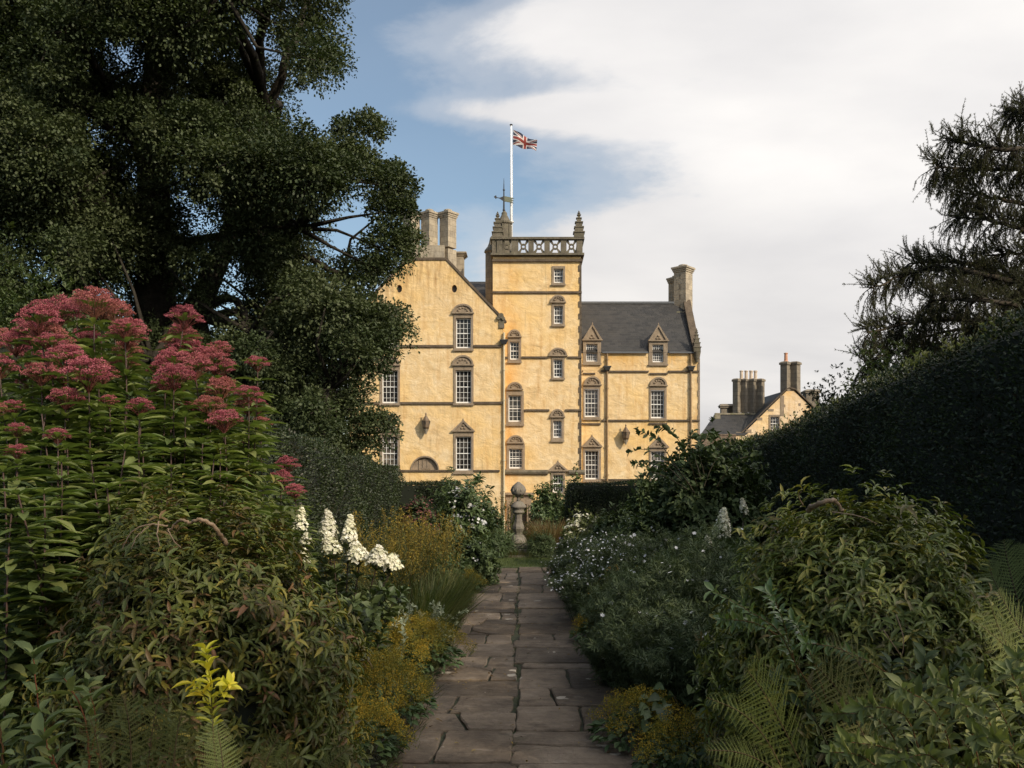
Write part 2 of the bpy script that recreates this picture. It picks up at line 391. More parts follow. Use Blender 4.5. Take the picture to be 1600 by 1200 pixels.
M['lead'] = plain('lead_grey', (.09, .095, .10), .5, var=.2)
M['iron'] = plain('dark_iron', (.03, .03, .03), .5, var=.2)
M['pipe_l'] = plain('pale_pipe', (.50, .42, .27), .6, var=.2)
M['pipe_d'] = plain('brown_pipe', (.22, .145, .07), .6, var=.2)
M['lamp'] = plain('bronze_lantern', (.12, .08, .045), .5, var=.3)
M['pot'] = plain('clay_pot', (.48, .24, .14), .8, var=.3, scale=3)
M['pot_pale'] = plain('pale_clay_pot', (.52, .42, .32), .8, var=.3, scale=3)
M['wood'] = plain('dark_door', (.03, .024, .018), .6, var=.3)
M['vane'] = plain('verdigris_vane', (.13, .14, .09), .6, var=.3)
M['bark'] = mat_stone('bark', (.035, .028, .02), (.08, .065, .045), bd=.05)
M['bark_red'] = plain('reddish_stem', (.11, .035, .025), .6, var=.3, scale=20)
M['bark_tan'] = plain('tan_stem', (.19, .125, .07), .6, var=.35, scale=20)
M['stem_green'] = plain('green_stem', (.07, .095, .03), .6, var=.3, scale=20)
def mat_glass():
    m, t, bs = new_mat('window_glass'); pos = ocoord(t)
    vo = N(t, 'ShaderNodeTexVoronoi'); vo.inputs['Scale'].default_value = 4.2; t.links.new(pos, vo.inputs['Vector'])
    sv = N(t, 'ShaderNodeSeparateColor'); t.links.new(vo.outputs['Color'], sv.inputs[0])
    oi = N(t, 'ShaderNodeObjectInfo')
    blind_reflection = math_(t, 'MULTIPLY', ramp(t, oi.outputs['Random'], [(.55, 0.1), (.9, 1.0)]), ramp(t, noise(t, mapping(t, pos, (1, 1, 1.4)), 1.2, 2, .5), [(.42, 0.0), (.6, 1.0)]))
    c = mixc(t, sv.outputs[0], (.006, .007, .009), (.055, .05, .045))  # pane-to-pane tones and pale patches stand in for reflections and blinds
    c = mixc(t, blind_reflection, c, (.20, .17, .13))
    t.links.new(c, bs.inputs['Base Color']); bs.inputs['Roughness'].default_value = .08; bs.inputs['Specular IOR Level'].default_value = .35
    bump(t, noise(t, pos, 4, 3, .5), .15, .02, bs); return m
M['glass'] = mat_glass()
for k, c in (('flag_blue', (.022, .024, .05)), ('flag_red', (.24, .04, .03)), ('flag_white', (.60, .57, .54))): M[k] = plain(k, c, .8, var=.05)
# ------------------------------------------------------------------ the ground
GZ = -2.8   # ground at the castle, below the garden terrace
def ground_z(x, y):
    t = min(1.0, max(0.0, (y - 21.0)/16.0)); t = t*t*(3-2*t)
    return GZ*t
def mat_soil():
    m, t, bs = new_mat('garden_soil'); pos = ocoord(t)
    c = ramp(t, noise(t, pos, 9, 6, .7), [(.3, (.012, .011, .007)), (.6, (.035, .03, .018)), (.8, (.03, .045, .016))])
    t.links.new(c, bs.inputs['Base Color']); bs.inputs['Roughness'].default_value = .95
    bump(t, noise(t, pos, 25, 5, .7), .8, .04, bs); return m
M['soil'] = mat_soil()
xs = sorted(set([-400, -200, -100, -60, 60, 100, 200, 400] + list(range(-40, 41, 4))))
ys = sorted(set([-300, -100, -40, -15, 150, 250, 400, 700] + list(range(-4, 100, 3))))
g = MB(); g.v = [(x, y, ground_z(x, y) - .03) for y in ys for x in xs]
nx = len(xs); g.f = [(j*nx+i, j*nx+i+1, (j+1)*nx+i+1, (j+1)*nx+i) for j in range(len(ys)-1) for i in range(nx-1)]; g.mi = [0]*len(g.f)
tag(g.build('ground', M['soil'], smooth=True, org=(0, 0, 0)), kind='structure')

# garden path: flagstones laid in courses
def mat_flag():
    m, t, bs = new_mat('flagstone'); pos = ocoord(t)
    at = N(t, 'ShaderNodeAttribute', attribute_name='rnd')
    n1 = noise(t, pos, 1.6, 7, .65, .5); n2 = noise(t, pos, 11, 6, .7)
    c = ramp(t, n1, [(.3, (.086, .064, .045)), (.5, (.148, .113, .080)), (.72, (.232, .182, .134))])
    c = mixc(t, ramp(t, n2, [(.45, 0.0), (.8, .6)]), c, (.05, .037, .03))
    v = N(t, 'ShaderNodeVectorMath', operation='SCALE'); t.links.new(c, v.inputs[0])
    t.links.new(math_(t, 'MULTIPLY_ADD', at.outputs['Fac'], .70, .50), v.inputs['Scale'])
    c = v.outputs[0]
    moss = ramp(t, noise(t, mapping(t, pos, (1, 1, 1), (4, 2, 0)), 2.6, 6, .7), [(.6, 0.0), (.72, .55)])
    c = mixc(t, moss, c, (.045, .042, .022))
    soil = ramp(t, noise(t, mapping(t, pos, (1.0, 1.5, 1), (9, 5, 0)), 1.9, 8, .75), [(.54, 0.0), (.66, .85)])
    c = mixc(t, soil, c, (.040, .030, .021))
    pale = ramp(t, noise(t, mapping(t, pos, (1, 2.2, 1), (2, 7, 0)), 4.5, 8, .75), [(.56, 0.0), (.74, .55)])
    c = mixc(t, pale, c, (.30, .25, .20))
    vo = N(t, 'ShaderNodeTexVoronoi'); vo.inputs['Scale'].default_value = 5.5
    w = N(t, 'ShaderNodeVectorMath', operation='ADD'); t.links.new(pos, w.inputs[0])
    nd = N(t, 'ShaderNodeTexNoise'); nd.inputs['Scale'].default_value = 18; t.links.new(pos, nd.inputs['Vector'])
    sc_ = N(t, 'ShaderNodeVectorMath', operation='SCALE'); sc_.inputs['Scale'].default_value = .10; t.links.new(nd.outputs['Color'], sc_.inputs[0]); t.links.new(sc_.outputs[0], w.inputs[1])
    t.links.new(w.outputs[0], vo.inputs['Vector'])
    sz = math_(t, 'MULTIPLY_ADD', ramp(t, noise(t, pos, 2.2, 2, .5), [(.46, 0.0), (.66, 1.0)]), .22, .05)
    hit = math_(t, 'LESS_THAN', vo.outputs['Distance'], sz)
    sp = N(t, 'ShaderNodeSeparateColor'); t.links.new(vo.outputs['Color'], sp.inputs[0])
    hit = math_(t, 'MULTIPLY', hit, math_(t, 'GREATER_THAN', sp.outputs[0], .42))
    hit = math_(t, 'MULTIPLY', hit, ramp(t, n2, [(.3, .3), (.5, 1.0)]))
    c = mixc(t, math_(t, 'MULTIPLY', hit, .8), c, (.42, .37, .30))
    t.links.new(c, bs.inputs['Base Color']); bs.inputs['Roughness'].default_value = .8; bs.inputs['Specular IOR Level'].default_value = .2
    h = math_(t, 'ADD', noise(t, pos, 7, 7, .7), math_(t, 'MULTIPLY', noise(t, mapping(t, pos, (1, 6, 1)), 3, 4, .6), .6))
    bump(t, h, 1.0, .035, bs); return m
M['flag'] = mat_flag()
def slab_poly(mb, poly, ztop, rn, rlist):
    pts = []
    n = len(poly)
    for i in range(n):
        a = Vector(poly[i]); b = Vector(poly[(i+1) % n]); L = (b-a).length; k = max(2, int(L/.07))
        nrm = Vector((b.y-a.y, a.x-b.x)); nrm.normalize()
        ph = random.random()*6
        for j in range(k):
            t = j/k; q = a.lerp(b, t) - nrm*(.006*math.sin(ph+t*7) + random.uniform(-.004, .004) + (.012 if j == 0 else 0))
            pts.append((q.x, q.y))
    m = len(pts); cx = sum(p[0] for p in pts)/m; cy_ = sum(p[1] for p in pts)/m
    tx, ty = random.uniform(-.006, .006), random.uniform(-.006, .006)
    def zz(x, y): return ztop + tx*(x-cx) + ty*(y-cy_)
    def sh(p, d):
        v = Vector((cx-p[0], cy_-p[1])); l = v.length; v.normalize(); return (p[0]+v.x*d, p[1]+v.y*d)
    vs = [(x, y, -.06) for x, y in pts] + [(x, y, zz(x, y)-.008) for x, y in pts]
    top = [sh(p, .010) for p in pts]; vs += [(x, y, zz(x, y)) for x, y in top]
    fs = [(i, (i+1) % m, (i+1) % m+m, i+m) for i in range(m)] + [(i+m, (i+1) % m+m, (i+1) % m+2*m, i+2*m) for i in range(m)] + [tuple(range(2*m, 3*m))]
    mb.add(vs, fs); rlist += [rn]*len(fs)
path = MB(); prn = []
rows_px_l = [1290, 1240, 1194, 1144.5, 1116, 1089, 1065, 1044, 1026, 1006.5, 993, 978, 969, 959, 943.5, 927, 916.5, 906, 897, 888]
rows_px_r = [1300, 1252, 1199, 1146, 1107, 1078.5, 1046, 1038, 1014, 1003, 992, 976, 959.5, 952, 938, 927.5, 915, 903, 895, 888]
def row_y(p): return F*EYE/(p-HY)
for side, rws in ((-1, rows_px_l), (1, rows_px_r)):
    for a, b in zip(rws[:-1], rws[1:]):
        y0, y1 = row_y(a), row_y(b)
        if y1 - y0 > 1.0:
            pass
        y0 += .009; y1 -= .009
        c0 = -.075 - .012*(y0-5) + .02*math.sin(y0*2.1) + random.uniform(-.03, .03); c1 = c0 + random.uniform(-.012, .012)
        gp = .004 + .012*random.random()
        if side < 0: A = (-.80 + random.uniform(-.06, .06)); quad = [(A, y0), (c0-gp, y0), (c1-gp, y1), (A+random.uniform(-.02, .02), y1)]
        else: A = (.80 + random.uniform(-.08, .05)); quad = [(c0+gp, y0), (A, y0), (A+random.uniform(-.02, .02), y1), (c1+gp, y1)]
        z = .012 + random.uniform(-.007, .009); gg = .008
        def lerp(p, q, t): return (p[0]+(q[0]-p[0])*t, p[1]+(q[1]-p[1])*t)
        def cut(quad, s, d, z):   # split along the path direction into two slabs with a slanting joint
            m0 = lerp(quad[0], quad[1], s); m1 = lerp(quad[3], quad[2], min(.88, max(.12, s+d)))
            return [[quad[0], (m0[0]-gg, m0[1]), (m1[0]-gg, m1[1]), quad[3]], [(m0[0]+gg, m0[1]), quad[1], quad[2], (m1[0]+gg, m1[1])]]
        rnum = random.random(); pieces = [quad]
        if rnum < .62: pieces = cut(quad, random.uniform(.28, .72), random.uniform(-.2, .2) if random.random() < .2 else random.uniform(-.04, .04), z)
        elif rnum < .75 and y1-y0 > .4: # crosswise break
            s_ = random.uniform(.35, .65); a0 = lerp(quad[0], quad[3], s_); a1 = lerp(quad[1], quad[2], s_+random.uniform(-.2, .2))
            pieces = [[quad[0], quad[1], (a1[0], a1[1]-gg), (a0[0], a0[1]-gg)], [(a0[0], a0[1]+gg), (a1[0], a1[1]+gg), quad[2], quad[3]]]
        for q_ in pieces:
            if random.random() < .07:   # a corner snapped off
                k = random.randrange(4); p_ = q_[k]; n1 = lerp(p_, q_[(k+1) % 4], random.uniform(.25, .5)); n0 = lerp(p_, q_[(k-1) % 4], random.uniform(.3, .6))
                poly5 = q_[:k]+[n0, n1]+q_[k+1:]
                cx_ = sum(p[0] for p in q_)/4; cy2 = sum(p[1] for p in q_)/4; dx, dy = p_[0]-cx_, p_[1]-cy2; ll = math.hypot(dx, dy); dx, dy = dx/ll*gg*1.6, dy/ll*gg*1.6
                slab_poly(path, poly5, z, random.random(), prn); slab_poly(path, [(n0[0]+dx, n0[1]+dy), (p_[0], p_[1]), (n1[0]+dx, n1[1]+dy)], z-.006, random.random(), prn)
            else: slab_poly(path, q_, z+random.uniform(-.005, .005), random.random(), prn)
po = path.build('path', M['flag'], org=(0, 0, 0)); tag(po, kind='structure')
at = po.data.attributes.new('rnd', 'FLOAT', 'FACE'); at.data.foreach_set('value', prn)
# moss bedding between the slabs
def mat_moss():
    m, t, bs = new_mat('moss_bedding'); pos = ocoord(t)
    c = ramp(t, noise(t, pos, 6, 6, .7), [(.35, (.014, .012, .007)), (.5, (.03, .035, .014)), (.7, (.055, .06, .022))])
    t.links.new(c, bs.inputs['Base Color']); bs.inputs['Roughness'].default_value = 1.0
    bump(t, noise(t, pos, 60, 3, .7), 1.0, .02, bs); return m
M['moss'] = mat_moss()
mb = MB(); mb.box(-.86, .86, 3.5, 15.22, -.06, -.004); tag(mb.build('path_bed', M['moss'], org=(0, 0, 0)), kind='structure')
# grass growing in the joints
lb = LB(); n = 2600
yy = rng.uniform(3.8, 15.2, n)
cc = -.075 - .012*(yy-5) + .02*np.sin(yy*2.1)
P = np.stack([cc + rng.normal(size=n)*.012, yy, np.full(n, 0.0)], 1)
keep = (np.sin(yy*2.7)+np.sin(yy*6.1+1) > -.3); P = P[keep]; n = len(P)
lb.add(T_BLADE, P, rng.normal(size=(n, 3))*.5+[0, 0, .7], rdir(n), rng.uniform(.012, .035, n))
M['jgrass'] = leaf_mat('joint_grass', [(.03, .04, .012), (.07, .085, .025)], .8, .2)
tag(lb.build('joint_grass', M['jgrass']), kind='stuff', cat='grass', label='short moss and grass growing in the joints of the path')

# lawn strip
def mat_lawn():
    m, t, bs = new_mat('lawn_turf'); pos = ocoord(t)
    c = ramp(t, noise(t, pos, 4, 5, .7), [(.35, (.035, .05, .014)), (.7, (.06, .08, .022))])
    t.links.new(c, bs.inputs['Base Color']); bs.inputs['Roughness'].default_value = 1.0; bump(t, noise(t, pos, 60, 3, .7), 1.0, .03, bs); return m
M['lawn'] = mat_lawn()
mb = MB(); mb.box(-7, 7, 15.24, 17.0, -.06, .015); tag(mb.build('lawn', M['lawn'], org=(0, 0, 0)), kind='structure')
lb = LB(); n = 26000
P = np.stack([rng.uniform(-2.2, 2.2, n), rng.uniform(15.24, 17.0, n), np.full(n, .01)], 1)
lb.add(T_BLADE, P, rng.normal(size=(n, 3))*.35+[0, 0, .9], rdir(n), rng.uniform(.03, .06, n))
M['lgrass'] = leaf_mat('lawn_grass', [(.045, .065, .015), (.08, .11, .03), (.12, .14, .05)], .8, .25)
tag(lb.build('lawn_grass', M['lgrass']), kind='stuff', cat='grass', label='mown grass strip across the far end of the path')

# ------------------------------------------------------------------ the castle
YL, YT, YR = 52.0, 53.2, 54.4
castle = empty('castle', (0, 53, GZ), 'tall ochre harled castle with square tower, gables and slate roofs', 'castle')
def facade(mb, outline, holes, Y, depth, reveal=.32, mi=0, back=True):
    pts = []; edges = []
    def loop(l):
        b = len(pts); pts.extend([Vector(p) for p in l]); edges.extend([(b+i, b+(i+1) % len(l)) for i in range(len(l))])
    loop(outline)
    for h in holes: loop(h)
    vs, es, fs, *_ = delaunay_2d_cdt(pts, edges, [], 1, 1e-5)
    def inside(p, poly):
        c = False; j = len(poly)-1
        for i in range(len(poly)):
            if (poly[i][1] > p[1]) != (poly[j][1] > p[1]) and p[0] < (poly[j][0]-poly[i][0])*(p[1]-poly[i][1])/(poly[j][1]-poly[i][1])+poly[i][0]: c = not c
            j = i
        return c
    keep = []
    for f in fs:
        c = (sum(vs[i][0] for i in f)/len(f), sum(vs[i][1] for i in f)/len(f))
        if inside(c, outline) and not any(inside(c, h) for h in holes): keep.append(f)
    mb.add([(v[0], Y, v[1]) for v in vs], keep, mi)
    for l, d in [(outline, depth)] + [(h, reveal) for h in holes]:
        k = len(l)
        mb.add([(x, Y, z) for x, z in l] + [(x, Y+d, z) for x, z in l], [(i, (i+1) % k, (i+1) % k+k, i+k) for i in range(k)], mi)
    if back: mb.add([(x, Y+depth, z) for x, z in outline], [tuple(range(len(outline)))], mi)
def pxl(poly, Y): return [(wx(a, Y), wz(b, Y)) for a, b in poly]
def arc(cx, cy_, rx, ry, a0, a1, n):
    return [(cx+rx*math.cos(math.radians(a0+(a1-a0)*i/n)), cy_-ry*math.sin(math.radians(a0+(a1-a0)*i/n))) for i in range(n+1)]
def rect(x0, x1, y0, y1): return [(x0, y1), (x1, y1), (x1, y0), (x0, y0)]

# windows: opening px (x0,x1,y0,y1), surround px, pediment kind + px box, columns, rows
class Win:
    def __init__(s, Y, op, sur, ped=None, pbox=None, cols=4, rows=6, sill=True):
        s.Y, s.op, s.sur, s.ped, s.pbox, s.cols, s.rows, s.sill = Y, op, sur, ped, pbox, cols, rows, sill
wins = [
 Win(YL, (712.5, 736, 497, 544), (709, 739.5, 489, 547), 'arch', (706, 741, 475, 490), 4, 6),
 Win(YL, (712, 736.5, 578.5, 630), (709, 740, 572, 632), 'arch', (706, 741, 555, 571), 4, 6),
 Win(YL, (712, 736.5, 682, 735), (709, 740, 676, 739), 'tri', (706, 742, 656, 674), 4, 6),
 Win(YL, (597, 620.5, 497, 544), (594, 624, 489, 547), 'arch', (591, 626, 475, 490), 4, 6),
 Win(YL, (597, 621.5, 578.5, 630), (594, 625, 572, 632), 'arch', (591, 626, 555, 571), 4, 6),
 Win(YL, (597, 621.5, 682, 735), (594, 625, 676, 739), 'tri', (590, 626, 656, 674), 4, 6),
 Win(YT, (865.5, 880, 420, 442), (862.5, 883, 416, 445), None, None, 3, 4),
 Win(YT, (865.5, 879.5, 478, 506), (862.5, 882.5, 475, 509), 'arch', (859.5, 884.5, 461, 473), 3, 4),
 Win(YT, (865, 879, 562, 590), (862, 882, 558, 592), 'arch', (857, 887, 543.5, 556.5), 3, 4),
 Win(YT, (864.5, 877.5, 657.5, 684), (861.5, 881, 654, 689), 'arch', (859, 883, 639, 652), 3, 4),
 Win(YT, (864, 880, 741.5, 769.5), (861, 883, 737, 772), 'tri', (856, 888, 721, 736), 4, 4),
 Win(YT, (797, 811.5, 534, 562), (793.5, 814.5, 528.5, 566), 'arch', (792.5, 815, 515, 527), 3, 4),
 Win(YT, (794.5, 815, 617.5, 659), (791, 818.5, 611, 664), 'arch', (791.5, 817.5, 597, 609), 3, 5),
 Win(YT, (795.5, 816.5, 701, 732), (791.5, 820, 694, 733.5), 'arch', (791.5, 819.5, 680, 692.5), 4, 5),
 Win(YR, (913.5, 935, 608, 651.5), (911, 938, 603, 655), 'arch', (911, 940, 588, 602), 4, 6),
 Win(YR, (1017, 1038, 610, 653.5), (1014.5, 1041.5, 605, 656), 'arch', (1014.5, 1043, 589, 603), 4, 6),
 Win(YR, (914, 935.5, 704, 749), (911, 939, 699, 752), 'tri', (909.5, 941, 681, 698), 4, 6),
 Win(YR, (1017, 1038, 705, 749), (1014.5, 1041.5, 700, 752), 'tri', (1013.5, 1045, 682, 699), 4, 6),
]
dormers = [Win(YR, (916, 933.5, 537.5, 565), (911, 939, 530, 569), 'dorm', (909.5, 941.5, 506, 532), 5, 6),
           Win(YR, (1019.5, 1036.5, 538.5, 566), (1014, 1043, 531, 570), 'dorm', (1012.5, 1045, 507, 533), 5, 6)]
def hole(w): return rect(*[w.op[0]-.7, w.op[1]+.7, w.op[2]-.7, w.op[3]+.7])
def build_window(w, parent, first=False):
    Y = w.Y; X = lambda p: wx(p, Y); Z = lambda p: wz(p, Y)
    o0, o1, t0, t1 = w.op; s0, s1, q0, q1 = w.sur
    pr = .05
    m = MB()   # moulded stone surround
    m.box(X(s0), X(o0), Y-pr, Y+.02, Z(q1), Z(q0)); m.box(X(o1), X(s1), Y-pr, Y+.02, Z(q1), Z(q0))
    m.box(X(o0), X(o1), Y-pr+.002, Y+.02, Z(t0), Z(q0)); m.box(X(o0), X(o1), Y-pr+.002, Y+.02, Z(q1), Z(t1))
    m.box(X(s0)-.03, X(s1)+.03, Y-.13, Y-.052, Z(q1)-.06, Z(q1)+.05)
    r = m.build('window', M['dress'], parent)
    if w.ped:
        p0, p1, a, b = w.pbox; p = MB(); cx = (p0+p1)/2
        p.box(X(p0), X(p1), Y-.17, Y+.02, Z(b)-.02, Z(b)+.05)
        if w.ped == 'arch':
            out = arc(cx, b-1, (p1-p0)/2-1, (b-a)-1, 0, 180, 14); inn = arc(cx, b-1, (p1-p0)/2-3.6, (b-a)-3.8, 0, 180, 14)
            for i in range(14): p.prism(pxl([out[i], out[i+1], inn[i+1], inn[i]], Y), Y-.13, Y+.02)
            p.prism(pxl(inn, Y), Y-.05, Y+.02)
            for k in range(5):   # carved initials and leaf work, softened
                aa = math.radians(20+35*k); qx = cx+(p1-p0)*.22*math.cos(aa); qy = b-2.5-(b-a)*.42*math.sin(aa)
                c = W(qx, qy, Y); p.lathe(c.x, Y-.05, [(.03, c.z-.05), (.07, c.z-.03), (.07, c.z+.03), (.03, c.z+.05)], 6)
        else:
            base = b-1 if w.ped == 'tri' else b
            if w.ped == 'dorm':
                p.prism(pxl([(s1, q1-1), (s1, base), (s1-5, base), (o1+.4, t0), (o1+.4, q1-1)], Y), Y-.048, Y+.3); p.prism(pxl([(o0-.4, q1-1), (o0-.4, t0), (s0+5, base), (s0, base), (s0, q1-1)], Y), Y-.048, Y+.3)
            out = [(p1, base), (cx, a), (p0, base)]; inn = [(p1-4, base), (cx, a+4.2), (p0+4, base)]
            for i in range(2): p.prism(pxl([out[i], out[i+1], inn[i+1], inn[i]], Y), Y-.13, Y+.02)
            p.prism(pxl(inn, Y), Y-.05, Y+(.02 if w.ped == 'tri' else .3))
            for k in (-2.4, 2.4, 0):
                c = W(cx+k, base-(4 if k else 8), Y); p.lathe(c.x, Y-.05, [(.03, c.z-.07), (.08, c.z-.03), (.08, c.z+.03), (.03, c.z+.07)], 6)
            c = W(cx, a, Y); p.lathe(c.x, Y-.05, [(.03, c.z-.05), (.04, c.z+.0), (.02, c.z+.04), (.01, c.z+.10)], 6)
        p.build('pediment', M['dress'], r)
    yf = Y+.15; f = MB(); x0, x1, z0, z1 = X(o0), X(o1), Z(t1), Z(t0)
    fw = .05
    f.box(x0, x0+fw, yf-.02, yf+.06, z0, z1); f.box(x1-fw, x1, yf-.02, yf+.06, z0, z1)
    f.box(x0+fw, x1-fw, yf-.021, yf+.06, z1-fw, z1); f.box(x0+fw, x1-fw, yf-.021, yf+.06, z0, z0+fw+.04)
    zm = z0+(z1-z0)*.5; f.box(x0+fw, x1-fw, yf-.018, yf+.05, zm-.025, zm+.025)
    for i in range(1, w.cols):
        xx = x0+(x1-x0)*i/w.cols; f.box(xx-.010, xx+.010, yf, yf+.04, z0+fw, z1-fw)
    for i in range(1, w.rows):
        if w.rows % 2 == 0 and i == w.rows//2: continue
        zz = z0+(z1-z0)*i/w.rows; f.box(x0+fw, x1-fw, yf+.003, yf+.043, zz-.010, zz+.010)
    f.build('sash_frame', M['white'], r)
    gl = MB(); gl.box(x0+.01, x1-.01, yf+.05, yf+.055, z0+.01, z1-.01)
    gl.build('pane', M['glass'], r)
    return r
# left gable wall
zg = GZ-.3
outL = [(wx(545, YL), zg), (wx(786.5, YL), zg)] + pxl([(786.5, 503), (695.5, 406), (638.5, 406), (545, 503)], YL)
ovals = [arc(cx, 451, 4.2, 6.2, 0, 330, 11) for cx in (624, 710)]
lun = arc(664, 735, 21, 21, 0, 180, 14)
wl = MB()
facade(wl, outL, [pxl(hole(w), YL) for w in wins if w.Y == YL] + [pxl(o, YL) for o in ovals] + [pxl(lun, YL)], YL, 9.5)
left_wall = wl.build('gable_wall', M['harl'], castle)
for o in ovals:
    p = MB(); c = sum(a for a, b in o)/len(o)
    p.prism(pxl([((a-c)*.98+c, (b-451)*.98+451) for a, b in o], YL), YL+.2, YL+.24); p.build('oval_opening', M['wood'], castle)
p = MB(); p.prism(pxl(arc(664, 735, 20.5, 20.5, 0, 180, 14), YL), YL+.14, YL+.2)
out = arc(664, 735, 22.5, 23, 0, 180, 14); inn = arc(664, 735, 20.6, 20.6, 0, 180, 14)
for i in range(14): p.prism(pxl([out[i], out[i+1], inn[i+1], inn[i]], YL), YL-.05, YL+.1)
for x0, x1, y0, y1 in ((660, 661.5, 718, 731), (667, 668.5, 718, 731), (661.5, 667, 718, 719.5), (658, 671, 731, 732.5), (654, 655, 719, 735)):
    p.box(wx(x0, YL), wx(x1, YL), YL+.10, YL+.15, wz(y1, YL), wz(y0, YL))
p.build('lunette', M['dress'], castle)
# tower walls
outT = [(wx(770, YT), zg), (wx(907.5, YT), zg)] + pxl([(907.5, 400), (770, 400)], YT)
door_h = rect(797, 823, 788, 862)
wt_ = MB(); facade(wt_, outT, [pxl(hole(w), YT) for w in wins if w.Y == YT] + [pxl(door_h, YT)], YT, 5.4)
tower_wall = wt_.build('tower_wall', M['harl'], castle)
q = MB(); k = 0; yb = 404
while yb < 733:
    h = 8.5+2*random.random(); w_ = (3.2, 5.0)[k % 2]*random.uniform(.85, 1.1)
    q.box(wx(908-w_+1, YT), wx(908.6, YT), YT-.035, YT+.02+(.5, .3)[k % 2], wz(yb+h-.5, YT), wz(yb, YT)); yb += h; k += 1
q.build('quoins', M['trim'], tower_wall)
# right wing
outR = [(wx(905, YR), zg), (wx(1093, YR), zg)] + pxl([(1093, 552), (905, 552)], YR)
holesR = [pxl(hole(w), YR) for w in wins if w.Y == YR]
for d in dormers:  # dormer windows break the wallhead
    pass
dh = []
wr = MB()
x = [905] ; 
outR = [(wx(905, YR), zg), (wx(1093, YR), zg), (wx(1093, YR), wz(552, YR))]
for d in reversed(dormers):
    outR += pxl([(d.sur[1]-1, 552), (d.sur[1]-1, 532), (d.sur[0]+1, 532), (d.sur[0]+1, 552)], YR)
outR += [(wx(905, YR), wz(552, YR))]
facade(wr, outR, holesR + [pxl(hole(d), YR) for d in dormers], YR, 7.6, back=False)
wing_wall = wr.build('wing_wall', M['harl'], castle)
q = MB(); yb = 560; k = 0
while yb < 800:
    h = 9+random.random()*2; w_ = (2.6, 3.6)[k % 2]
    q.box(wx(1093.4-w_, YR), wx(1093.6, YR), YR-.03, YR+.3, wz(yb+h-.5, YR), wz(yb, YR)); yb += h; k += 1
q.build('quoins', M['dress'], wing_wall)
for w in wins + dormers: build_window(w, castle)
# dormer roofs (little slated saddles running back to the main roof)
for d in dormers:
    r = MB(); p0, p1, a, b = d.pbox; cx = (p0+p1)/2; Y = YR
    A = W(p0+2, b, Y); B = W(cx, a+4, Y); C_ = W(p1-2, b, Y)
    r.add([(A.x, Y+.3, A.z), (B.x, Y+.3, B.z), (C_.x, Y+.3, C_.z), (A.x, Y+2.3, A.z), (B.x, Y+3.6, B.z), (C_.x, Y+2.3, C_.z)], [(0, 1, 4, 3), (1, 2, 5, 4)])
    r.box(A.x+.1, C_.x-.1, Y+.32, Y+2.2, wz(552, Y), A.z-.01)
    r.build('dormer_roof', M['slate'], castle)
# string courses
def string(segs, Y, h=.13, pr=.10, mat='trim'):
    m = MB()
    for s in segs:
        x0, x1, y = s[:3]; m.box(wx(x0, Y), wx(x1, Y), Y-pr, Y+.02, wz(y, Y)-h/2, wz(y, Y)+h/2)
    m.build('string_course', M[mat], castle)
string([(625, 708.5, 541), (740, 784, 541), (552, 593.5, 541)], YL)
string([(545, 593.5, 630), (625.5, 708.5, 630), (740.5, 786.5, 629.5)], YL)
string([(545, 593.5, 735.5), (625.5, 708.5, 735.5), (740.5, 781, 735.5)], YL, .10)
string([(769, 910.3, 407.5)], YT, .13, .14)
string([(770, 909, 457)], YT, .12, .1)
string([(788, 793, 559), (815, 856.5, 558.5), (887.5, 908.8, 558.5)], YT, .11)
string([(819.5, 858.5, 641), (883.5, 908.8, 641)], YT, .11)
m = MB()   # thick stone ledge over the ground floor
for x0, x1 in ((789, 856), (888.5, 914)):
    m.tube([W(x0, 738, YT-.05), W(x1, 738, YT-.05)], .15, 8)
m.build('ledge', M['grey'], castle)
string([(910, 911, 580), (938.5, 944, 580), (944, 1013.5, 580.5), (1044, 1092, 580.5), ], YR, .10)
string([(911, 930, 583.8), (1015, 1043, 584)], YR, .09)
string([(909, 911, 662), (911, 938.5, 662.5), (940, 1014, 657), (1043.5, 1093, 657), (1014, 1042, 662)], YR, .10)
string([(939.5, 1014, 749.5), (1042, 1093, 749.5)], YR, .09)
# gable copings
def coping(a, b, Y, w=.5, h=.13, over=.06):
    m = MB(); A = W(a[0], a[1], Y); B = W(b[0], b[1], Y); d = (B-A).normalized(); nn = Vector((-d.z, 0, d.x))
    if nn.z < 0: nn = -nn
    m.prism([(A.x, A.z), (B.x, B.z), (B.x+nn.x*h, B.z+nn.z*h), (A.x+nn.x*h, A.z+nn.z*h)], Y-over, Y+w)
    m.build('coping', M['trim'], castle)
coping((696, 405.5), (789, 504), YL); coping((545, 503), (638, 405.5), YL)
m = MB(); m.box(wx(638, YL), wx(696.5, YL), YL-.07, YL+.4, wz(406.5, YL), wz(403, YL)); m.build('coping', M['trim'], castle)
# skewputt scroll at the foot of the gable
m = MB()
for c, r_ in (((783, 494), 4.2), ((779.5, 497), 3), ((786.5, 498), 2.8)):
    cc_ = W(c[0], c[1], YL); pl = [(cc_.x+r_/26.9*math.cos(a*math.pi/6), cc_.z+r_/26.9*math.sin(a*math.pi/6)) for a in range(12)]
    m.prism(pl, YL-.14-r_*.01, YL+.3)
m.box(wx(780, YL), wx(788, YL), YL-.08, YL+.1, wz(513, YL), wz(497, YL))
m.build('skewputt', M['grey'], castle)
